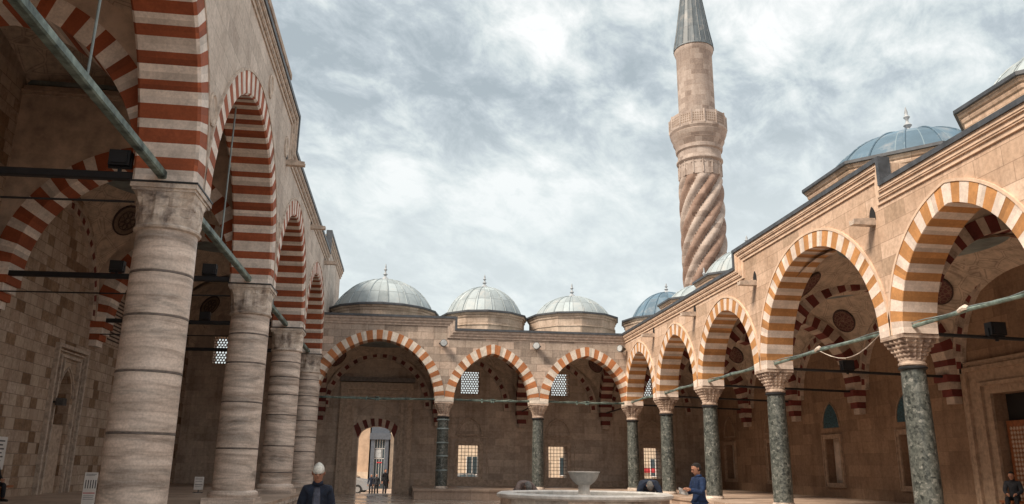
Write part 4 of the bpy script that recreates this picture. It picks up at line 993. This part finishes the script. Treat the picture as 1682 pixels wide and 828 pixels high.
# ------------------------------------------------------------------ fountain
fo = thing('fountain', 'round marble ablution fountain with panelled basin wall and goblet bowl', 'fountain', (4.15, 18.35, 0))
cx_, cy_ = 4.15, 18.35; n = 16
q = MB(); R1 = 1.92
for k in range(n):
    a0, a1 = 2*pi*k/n, 2*pi*(k+1)/n
    def pp(r, a, z): return (cx_+r*cos(a), cy_+r*sin(a), z)
    q.hexa([pp(R1-.14, a0, 0), pp(R1-.14, a1, 0), pp(R1, a1, 0), pp(R1, a0, 0), pp(R1-.14, a0, .98), pp(R1-.14, a1, .98), pp(R1, a1, .98), pp(R1, a0, .98)], k % 3)
    m0, m1 = a0+.05, a1-.05
    q.hexa([pp(R1-.01, m0, .2), pp(R1-.01, m1, .2), pp(R1+.025, m1, .2), pp(R1+.025, m0, .2), pp(R1-.01, m0, .82), pp(R1-.01, m1, .82), pp(R1+.025, m1, .82), pp(R1+.025, m0, .82)], (k+1) % 3)
M['fount2'] = marble('fount2', (.60, .56, .52), (.50, .46, .42), (.34, .31, .29), (2, 2, 2), .45); M['fount3'] = marble('fount3', (.78, .64, .54), (.64, .50, .42), (.42, .32, .27), (2, 2, 2), .45)
q.build('basin_wall', ['fountain', 'fount2', 'fount3'], fo, weld=False)
q = MB(); rings = []
for r, z in ((R1-.2, .96), (R1+.03, .96), (R1+.09, 1.0), (R1+.09, 1.05), (R1+.04, 1.08), (R1-.16, 1.08), (R1-.2, 1.05)): rings.append([(cx_+r*cos(2*pi*k/n), cy_+r*sin(2*pi*k/n), z) for k in range(n)])
rings.append(rings[0]); q.loft(rings, 0, True, False); q.build('rim', 'fount_rim', fo)
q = MB(); q.lathe([(R1-.15, .86), (.01, .87)], (cx_, cy_, 0), n, caps=False); q.build('water', 'water', fo)
q = MB(); q.box(cx_-.27, cx_+.27, cy_-.27, cy_+.27, .3, .98); q.lathe([(.17, .98), (.17, 1.02), (.13, 1.05), (.135, 1.25)], (cx_, cy_, 0), 16); q.build('pedestal', 'fount_rim', fo)
q = MB(); q.lathe([(.13, 1.24), (.17, 1.255), (.25, 1.32), (.315, 1.41), (.35, 1.51), (.37, 1.525), (.37, 1.545), (.335, 1.545), (.30, 1.45), (.1, 1.34), (.01, 1.33)], (cx_, cy_, 0), 20); q.build('bowl', 'fount_rim', fo, smooth=True, autos=40)
for k in range(n):
    a = 2*pi*(k+.5)/n; q = MB(); x, y = cx_+(R1+.02)*cos(a), cy_+(R1+.02)*sin(a); q.tube([(x, y, .62), (x+.09*cos(a), y+.09*sin(a), .62), (x+.12*cos(a), y+.12*sin(a), .57)], .012, 6); q.build('tap', 'grey_metal', fo)

# ------------------------------------------------------------------ notice stands
def stand(label, loc, w, h, rz, marks):
    o = thing('notice_stand', label, 'notice stand', (0, 0, 0), 'white notice stands in the left portico')
    q = MB(); q.box(-w/2, w/2, -.015, .015, .12, h); q.build('board', 'white', o)
    q = MB(); q.box(-w/2, w/2, -.03, .03, 0, .03); q.box(-w/2, -w/2+.03, -.15, .15, 0, .03); q.box(w/2-.03, w/2, -.15, .15, 0, .03); q.box(-.02, .02, -.01, .01, .03, .14); q.build('foot', 'grey_metal', o)
    q = MB()
    for (x0, x1, z0, z1, mi) in marks: q.box(x0*w, x1*w, -.019, -.016, z0*h, z1*h, mi)
    q.build('print', ['ink', 'signred', 'slate'], o)
    o.location = loc; o.rotation_euler = (0, 0, rz); return o
marks = [(-.4, .4, .95, .965, 2), (-.4, .3, .92, .93, 2)]+[(-.38+.19*k, -.31+.19*k, .62, .82, 0) for k in range(5)]+[(-.45, .45, .50, .52, 1), (-.4, .4, .44, .45, 2), (-.4, .35, .40, .41, 2), (-.4, .4, .36, .37, 2), (-.45, .45, .17, .19, 1)]
stand('tall white notice stand with red lines left of the nearest marble column', (-6.85, 19.3, PZ), .26, .9, .15, marks)
stand('small white notice stand on the platform between the two nearest columns', (-7.75, 33.0, PZ), .34, .6, .1, [(-.4, .4, .85, .88, 2), (-.4, .3, .7, .72, 2), (-.4, .4, .5, .53, 0), (-.4, .3, .4, .42, 2)])

# ------------------------------------------------------------------ outside
ob = thing('town_building', 'plain beige building with blank wall seen through the gate', 'building', (-5, 72, 0))
q = MB(); q.box(-16, -2.9, 72, 80, -.4, 7.2); q.build('wall', 'beige', ob)
q = MB(); q.box(-16.2, -2.8, 71.8, 80.2, 7.2, 7.5); q.build('roof', 'slate', ob)
q = MB(); q.box(-16, -2.9, 71.9, 72, -.4, 1.0); q.build('base_course', 'beige2', ob)
q = MB()
for x in (-15, -12.5, -10): q.box(x, x+1.2, 71.93, 71.995, 2.2, 4)
q.build('window', 'glass', ob)
o2 = thing('shop_building', 'narrow shop front with grey pillars and tall glass seen through the gate', 'building', (-2, 72, 0))
q = MB(); q.box(-2.78, -1.2, 72, 80, -.4, 8); q.build('wall', 'slate', o2)
q = MB(); q.box(-2.9, -1.1, 71.6, 72, 3.75, 4.3); q.build('fascia', 'slate', o2)
q = MB(); q.box(-2.75, -2.45, 71.7, 72.0, -.4, 3.75); q.box(-1.55, -1.25, 71.7, 72.0, -.4, 3.75); q.build('pillar', 'slate', o2)
q = MB(); q.box(-2.45, -1.55, 71.9, 71.98, -.4, 3.75, 0)
for k in range(5): q.box(-2.45+.22*k, -2.42+.22*k, 71.86, 71.9, 0, 3.75, 1)
for z in (2.1, 2.95): q.box(-2.45, -1.55, 71.86, 71.9, z, z+.05, 1)
q.box(-2.35, -1.85, 71.84, 71.86, 2.2, 2.9, 2); q.box(-2.2, -1.75, 71.84, 71.86, 1.75, 1.85, 3)
q.build('shop_window', ['glass', 'white', 'lens', 'signred'], o2)
o3 = thing('town_house', 'cream house with dark windows behind the barred windows of the far wall', 'building', (8, 72, 0))
q = MB(); q.box(-1.1, 26, 72, 82, -.4, 7.6); q.build('wall', 'beige2', o3)
for k, x in enumerate([-.6+2.1*i for i in range(12)]):
    for z in (.9, 4.1):
        q = MB(); q.box(x, x+.9, 71.9, 71.98, z, z+1.5); w1 = q.build('window', 'glass', o3)
        q = MB(); q.box(x-.06, x+.96, 71.86, 71.9, z-.08, z); q.box(x+.42, x+.48, 71.86, 71.9, z, z+1.5); q.box(x-.06, x, 71.86, 71.9, z, z+1.5); q.box(x+.9, x+.96, 71.86, 71.9, z, z+1.5); q.build('frame', 'white', w1)
q = MB(); q.box(-1.2, 26.2, 71.7, 82.2, 7.6, 7.85); q.build('roof', 'slate', o3)
q = MB(); q.box(19, 26, 71.88, 71.9, 1.2, 1.6); q.build('shop_sign_band', 'signred', o3)
def car(label, loc, rz, body='silver'):
    o = thing('parked_car', label, 'car', (0, 0, 0), 'cars parked beyond the gate')
    prof = [(-2.1, .35), (-2.12, .75), (-2.0, .92), (-1.55, 1.0), (-1.0, 1.38), (-.5, 1.46), (.35, 1.44), (1.05, 1.02), (1.75, .88), (2.08, .7), (2.12, .4), (2.05, .28), (-2.0, .28)]
    q = MB(); rings = []
    for y, s in ((-.84, .94), (-.8, 1), (.8, 1), (.84, .94)):
        rings.append([(x*(.985+.015*s), y*(1 if z < 1.02 else .86), .28+(z-.28)*(.97+.03*s)) for x, z in prof])
    q.loft(rings); q.build('body', body, o, smooth=True, autos=35)
    q = MB()
    for sy in (-1, 1):
        for pts in ([(-1.3, 1.03), (-.95, 1.33), (-.2, 1.38), (-.2, 1.03)], [(-.12, 1.03), (-.12, 1.38), (.32, 1.37), (.88, 1.03)]):
            q.face([(x, sy*(.845 if z < 1.1 else .725), z) for x, z in pts])
    q.face([(1.02, -.66, 1.06), (1.02, .66, 1.06), (.42, .6, 1.41), (.42, -.6, 1.41)]); q.face([(-1.5, -.64, 1.04), (-1.5, .64, 1.04), (-1.05, .6, 1.36), (-1.05, -.6, 1.36)])
    for v in range(len(q.v)): pass
    q.v = [(x*1.012, y*1.01, z*1.008) for x, y, z in q.v]; q.build('windows', 'glass', o, weld=False)
    for x in (-1.3, 1.32):
        for sy in (-1, 1):
            q = MB(); y = sy*.78; q.tube([(x, y-.1, .32), (x, y+.1, .32)], .32, 20, 0); q.tube([(x, y-.11, .32), (x, y+.11, .32)], .19, 12, 1); q.build('wheel', ['rubber', 'silver'], o)
    for sy in (-1, 1):
        q = MB(); q.box(2.0, 2.11, sy*.72-.14, sy*.72+.14, .62, .76); q.build('headlight', 'lens', o)
        q = MB(); q.box(-2.13, -2.02, sy*.7-.13, sy*.7+.13, .74, .9); q.build('tail_light', 'lamp_red', o)
    q = MB(); q.box(2.06, 2.13, -.5, .5, .42, .58); q.box(2.08, 2.14, -.26, .26, .44, .52); q.build('grille', 'iron', o)
    o.location = loc; o.rotation_euler = (0, 0, rz); return o
c1 = car('silver car standing crosswise just outside the gate', (-4.35, 59.5, -.4), 0)
copy_tree(c1, (-4.2, 63.5, -.4), 'silver car parked behind another outside the gate', -.1)
copy_tree(c1, (5.0, 62, -.4), 'silver car seen through the left barred window', .05)

# ------------------------------------------------------------------ people
def skinmesh(V, E, Rr, root, sub=2):
    me = bpy.data.meshes.new('t'); me.from_pydata(V, E, []); ob_ = bpy.data.objects.new('t', me); COL.objects.link(ob_)
    md = ob_.modifiers.new('Skin', 'SKIN'); md.branch_smoothing = .3
    for i, r in enumerate(Rr):
        me.skin_vertices[0].data[i].radius = r if isinstance(r, tuple) else (r, r); me.skin_vertices[0].data[i].use_root = (i == root)
    sb = ob_.modifiers.new('Sub', 'SUBSURF'); sb.levels = sub; sb.render_levels = sub
    dg = bpy.context.evaluated_depsgraph_get(); out = bpy.data.meshes.new_from_object(ob_.evaluated_get(dg))
    bpy.data.objects.remove(ob_)
    vs = [tuple(v.co) for v in out.vertices]; fs = [tuple(p.vertices) for p in out.polygons]; bpy.data.meshes.remove(out)
    return vs, fs
def add_skin(mb, V, E, Rr, root=0, mi=0, sub=2):
    vs, fs = skinmesh(V, E, Rr, root, sub)
    for f in fs: mb.face([vs[i] for i in f], mi)
BASE = dict(pel=(0, 0, .95), wai=(0, 0, 1.08), che=(0, 0, 1.28), upc=(0, .01, 1.40), nec=(0, 0, 1.50), hea=(0, -.02, 1.60),
            shL=(.18, 0, 1.41), elL=(.25, .03, 1.13), wrL=(.27, -.06, .89), shR=(-.18, 0, 1.41), elR=(-.25, .03, 1.13), wrR=(-.27, -.06, .89),
            hiL=(.09, 0, .91), knL=(.10, -.02, .50), anL=(.10, .02, .09), hiR=(-.09, 0, .91), knR=(-.10, -.02, .50), anR=(-.10, .02, .09))
def person(label, loc, rz, pose=None, top='navy', legs='jeans', hair='grey_hair', cap=None, coat=.78, bulk=1.0, open_front=None, group=None, hdir=(0, -1, 0)):
    J = dict(BASE); J.update(pose or {})
    o = thing('person', label, 'person', (0, 0, 0), group)
    names = ['pel', 'wai', 'che', 'upc', 'nec', 'hea', 'shL', 'elL', 'wrL', 'shR', 'elR', 'wrR', 'hiL', 'knL', 'anL', 'hiR', 'knR', 'anR']
    ix = {n_: i for i, n_ in enumerate(names)}
    V = [J[n_] for n_ in names]
    Rr = [(.13, .10), (.115, .09), (.14, .10), (.10, .08), .052, .06, .045, .036, .026, .045, .036, .026, .085, .058, .038, .085, .058, .038]
    E = [('pel', 'wai'), ('wai', 'che'), ('che', 'upc'), ('upc', 'nec'), ('nec', 'hea'), ('upc', 'shL'), ('shL', 'elL'), ('elL', 'wrL'), ('upc', 'shR'), ('shR', 'elR'), ('elR', 'wrR'), ('pel', 'hiL'), ('hiL', 'knL'), ('knL', 'anL'), ('pel', 'hiR'), ('hiR', 'knR'), ('knR', 'anR')]
    body = MB(); add_skin(body, V, [(ix[a], ix[b]) for a, b in E], Rr, 0)
    hd = Vector(J['hea']); up = (hd-Vector(J['nec'])).normalized(); fw = Vector(hdir); fw = (fw-up*fw.dot(up)).normalized(); sd_ = fw.cross(up).normalized()
    def H(x, f, u): return tuple(hd+sd_*x+fw*f+up*(u+.02))
    # head: a shaped skull, jaw, nose, ears, brow
    rings = []; N = 18
    prof = [(-.125, .030, .045, .02), (-.105, .048, .068, .014), (-.07, .060, .082, .006), (-.03, .070, .092, 0), (.01, .076, .097, 0), (.05, .076, .097, -.004), (.085, .066, .084, -.006), (.112, .042, .054, -.008), (.122, .012, .016, -.01)]
    for u, rx, rf, sh in prof: rings.append([H(rx*cos(2*pi*k/N), rf*sin(2*pi*k/N)+sh, u) for k in range(N)])
    body.loft(rings)
    body.tube([H(0, .088, .028), H(0, .106, -.005), H(0, .112, -.022), H(0, .09, -.034)], [.009, .013, .017, .010], 8)
    body.tube([H(-.045, .082, .032), H(0, .094, .036), H(.045, .082, .032)], [.007, .009, .007], 6)
    body.tube([H(-.022, .085, -.062), H(0, .093, -.060), H(.022, .085, -.062)], [.005, .008, .005], 6)
    for s in (-1, 1): body.tube([H(s*.074, -.005, -.03), H(s*.086, -.012, 0), H(s*.082, -.01, .028)], [.008, .013, .009], 7)
    # hands: palm and five curled fingers
    for side, s in (('L', 1), ('R', -1)):
        w0 = Vector(J['wr'+side]); d = (w0-Vector(J['el'+side])).normalized(); lat = Vector((0, -1, 0)); lat = (lat-d*lat.dot(d)).normalized(); cu = d.cross(lat)*(-s)
        body.tube([w0-d*.02, w0+d*.03, w0+d*.085], [.027, .036, .034], 10)
        for k in range(4):
            off = lat*(.030-.02*k); L = (.062, .072, .068, .054)[k]; p0 = w0+d*.08+off
            body.tube([p0, p0+d*L*.45, p0+d*L*.8+cu*.014, p0+d*L+cu*.034], [.0095, .009, .0085, .007], 6)
        p0 = w0+d*.02+lat*.03; body.tube([p0, p0+lat*.025+d*.025, p0+lat*.034+d*.055+cu*.01, p0+lat*.03+d*.078+cu*.02], [.012, .011, .0095, .008], 6)
    for s, sd2 in (('L', 1), ('R', -1)):
        a = J['an'+s]; 
    body.build('body', 'skin', o, smooth=True)
    # eyes
    e_ = MB()
    for s in (-1, 1): e_.ell(H(s*.030, .084, .012), (.012, .012, .009), 8)
    e_.build('eyes', 'ink', o)
    # jacket
    pel, wai = J['pel'], J['wai']; b = bulk
    hem = J.get('hem') or (pel[0], pel[1], coat)
    jn = [hem, pel, wai, J['che'], J['upc'], (J['nec'][0]*.6+J['upc'][0]*.4, J['nec'][1]*.6+J['upc'][1]*.4, J['nec'][2]*.6+J['upc'][2]*.4), J['shL'], J['elL'], J['wrL'], J['shR'], J['elR'], J['wrR']]
    jr = [(.185*b, .16*b), (.165*b, .135*b), (.15*b, .13*b), (.165*b, .135*b), (.14*b, .115*b), .075, .082*b, .068*b, .050*b, .082*b, .068*b, .050*b]
    jk = MB(); add_skin(jk, jn, [(0, 1), (1, 2), (2, 3), (3, 4), (4, 5), (4, 6), (6, 7), (7, 8), (4, 9), (9, 10), (10, 11)], jr, 2)
    nk = Vector(J['nec']); uc = Vector(J['upc']); ax = (nk-uc).normalized()
    jk.tube([nk-ax*.035, nk-ax*.005, nk+ax*.02], [.085, .075, .068], 14)
    jk.build('jacket', top, o, smooth=True)
    if open_front:
        q = MB(); f0 = Vector(J['che']); 
        q.loft([[(x0, y-.0, z) for x0, y in ((-.05*w_, -.128*b), (-.03*w_, -.142*b), (.03*w_, -.142*b), (.05*w_, -.128*b), (0, -.08))] for z, w_ in ((.86, 1.0), (1.05, 1.0), (1.25, 1.1), (1.40, .8))]); q.build('shirt', open_front, o)
    tr = MB(); tn = [pel, J['hiL'], J['knL'], J['anL'], J['hiR'], J['knR'], J['anR']]; add_skin(tr, tn, [(0, 1), (1, 2), (2, 3), (0, 4), (4, 5), (5, 6)], [(.11, .09), .09, .075, .062, .09, .075, .062], 0); tr.build('trousers', legs, o, smooth=True)
    for s in ('L', 'R'):
        a = Vector(J['an'+s]); q = MB(); q.tube([(a.x, a.y+.06, a.z-.04), (a.x, a.y+.02, a.z-.035), (a.x, a.y-.08, a.z-.045), (a.x, a.y-.17, a.z-.055), (a.x, a.y-.2, a.z-.06)], [.03, .048, .043, .038, .018], 10); q.build('shoe', 'shoe', o, smooth=True)
    hm = MB(); rings = []
    if cap:
        for u, k, sh in ((.02, 1.05, 0), (.035, 1.1, 0), (.075, 1.04, -.005), (.11, .8, -.015), (.135, .45, -.025), (.148, .12, -.035)):
            rings.append([H(.078*k*cos(2*pi*j/N), .099*k*sin(2*pi*j/N)+sh, u) for j in range(N)])
        hm.loft(rings); hm.build('knit_cap', cap, o, smooth=True)
    else:
        bald = hair == 'grey_hair'
        for u, k, sh in ((-.05, .95, -.035), (.0, 1.03, -.03), (.05, 1.06, -.026), (.09, .95, -.02), (.118, .6, -.015), (.13, .15, -.014)):
            rings.append([H(.078*k*cos(2*pi*j/N), .097*k*sin(2*pi*j/N)+sh, u) for j in range(N)])
        hm.loft(rings); hm.build('hair', hair, o, smooth=True)
    o.location = loc; o.rotation_euler = (0, 0, rz); return o
# walker in white cap, facing the viewer, bag in the left hand
person('person in white knit cap and dark navy jacket walking towards the viewer', (-1.18, 12.0, -.08), .05,
       dict(hea=(.0, -.05, 1.575), nec=(0, -.02, 1.475), upc=(0, .0, 1.38), che=(0, 0, 1.27), shL=(.155, 0, 1.375), shR=(-.155, 0, 1.375), elL=(.20, .03, 1.12), wrL=(.21, -.07, .90), elR=(-.215, .04, 1.14), wrR=(-.25, -.08, .94), knL=(.1, -.12, .52), anL=(.1, -.1, .10), knR=(-.1, .02, .5), anR=(-.1, .22, .12)),
       'navy', 'jeans', cap='white_knit', coat=.86, bulk=1.12, open_front='shirt')
q = MB(); q.loft([[(.235-1.17+x, 12-.08+y*.5, z) for x, y in ((-w_, -w_), (w_, -w_), (w_, w_), (-w_, w_))] for z, w_ in ((.50, .12), (.53, .16), (.70, .15), (.80, .06), (.87, .02))]); tag(q.build('plastic_bag', 'paper', smooth=True), 'white plastic bag hanging from the hand of the white capped walker', 'bag')
# blue coat, in profile facing left, holding papers
person('person in long blue coat facing left, holding white papers right of the fountain', (6.38, 17.0, 0), -pi/2+.15,
       dict(hea=(0, -.04, 1.61), elL=(.24, -.06, 1.14), wrL=(.16, -.30, 1.20), elR=(-.24, -.06, 1.14), wrR=(-.14, -.30, 1.16)), 'blue_coat', 'navy', 'black_hair', coat=.60, bulk=1.05)
q = MB(); q.hexa([(5.92, 16.85, 1.12), (6.1, 16.87, 1.08), (6.1, 17.0, 1.08), (5.92, 16.97, 1.12), (5.88, 16.85, 1.25), (6.05, 16.87, 1.2), (6.05, 16.9, 1.2), (5.88, 16.87, 1.25)]); tag(q.build('papers', 'paper'), 'white papers held by the blue coated person', 'papers')
# two people bending over the basin
bend = dict(pel=(0, .38, .88), wai=(0, .24, .99), che=(0, .02, 1.09), upc=(0, -.12, 1.11), nec=(0, -.20, 1.10), hea=(0, -.29, 1.06), shL=(.20, -.12, 1.08), shR=(-.20, -.12, 1.08), elL=(.27, -.2, .84), elR=(-.27, -.2, .84), wrL=(.12, -.36, .74), wrR=(-.12, -.36, .74), hiL=(.1, .36, .85), hiR=(-.1, .36, .85), knL=(.12, .26, .46), knR=(-.12, .26, .46), anL=(.12, .36, .09), anR=(-.12, .36, .09), hem=(0, .44, .80))
person('person in dark blue jacket bending over the far side of the fountain, right', (6.3, 20.35, .14), -.2, bend, 'navy', 'black_cloth', 'grey_hair', coat=.8, bulk=1.3, hdir=(0, -.3, -1))
bend2 = dict(bend); bend2.update(pel=(0, .38, .82), wai=(0, .22, .92), che=(0, .02, 1.02), upc=(0, -.12, 1.04), nec=(0, -.2, 1.02), hea=(0, -.29, .98), shL=(.17, -.12, 1.0), shR=(-.17, -.12, 1.0))
person('person in brownish clothes bending behind the left part of the fountain', (3.12, 20.75, .17), .2, bend2, 'taupe', 'black_cloth', 'grey_hair', coat=.75, bulk=1.1, hdir=(0, -.3, -1))
# people at the gate
person('dark dressed person standing at the right side of the far gate', (-1.12, 57.5, -.4), .6, None, 'black_cloth', 'charcoal', 'black_hair', coat=.62, bulk=1.0)
person('person in dark jacket walking through the far gate, left one of the pair', (-2.0, 56, -.4), .1, dict(knL=(.1, -.15, .5), anL=(.1, -.1, .09), anR=(-.1, .2, .12)), 'navy', 'black_cloth', 'grey_hair').scale = (.8, .8, .8)
person('person in black jacket walking through the far gate, right one of the pair', (-1.62, 55.2, -.4), -.1, dict(knR=(-.1, -.15, .5), anR=(-.1, -.1, .09), anL=(.1, .2, .12)), 'charcoal', 'black_cloth', 'grey_hair').scale = (.82, .82, .82)
# seated / standing people at the frame's edges
sit = dict(pel=(0, .1, .48), wai=(0, .1, .62), che=(0, .06, .82), upc=(0, .04, .94), nec=(0, .03, 1.04), hea=(0, 0, 1.14), shL=(.18, .04, .95), shR=(-.18, .04, .95), elL=(.24, -.02, .68), elR=(-.24, -.02, .68), wrL=(.12, -.25, .60), wrR=(-.12, -.25, .60), hiL=(.1, .08, .46), hiR=(-.1, .08, .46), knL=(.13, -.36, .47), knR=(-.13, -.36, .47), anL=(.13, -.38, .08), anR=(-.13, -.38, .08), hem=(0, .12, .42))
person('person in black sitting against the patchwork wall at the left edge', (-11.65, 25.2, PZ), 1.2, sit, 'black_cloth', 'black_cloth', 'black_hair', coat=.42)
pr_ = person('person in dark clothes sitting by the wooden door, lower right corner', (17.35, 21.3, PZ), -.9, sit, 'charcoal', 'black_cloth', 'black_hair', coat=.42); pr_.scale = (.9, .9, .9)
q = MB(); q.box(17.1, 17.6, 21.1, 21.6, PZ+.30, PZ+.36)
for x_ in (17.13, 17.52):
    for y_ in (21.13, 21.52): q.box(x_, x_+.05, y_, y_+.05, PZ, PZ+.30)
tag(q.build('stool', 'wood'), 'low wooden stool under the person beside the wooden door', 'stool')
q = MB(); q.box(-12.4, -11.45, 24.3, 26.2, PZ+.36, PZ+.42); q.box(-12.3, -11.6, 24.4, 24.5, PZ, PZ+.36); q.box(-12.3, -11.6, 26.0, 26.1, PZ, PZ+.36)
tag(q.build('bench', 'wood'), 'low wooden bench against the patchwork wall at the left edge', 'bench')
for o in bpy.data.objects:
    if '_local' in o: del o['_local']
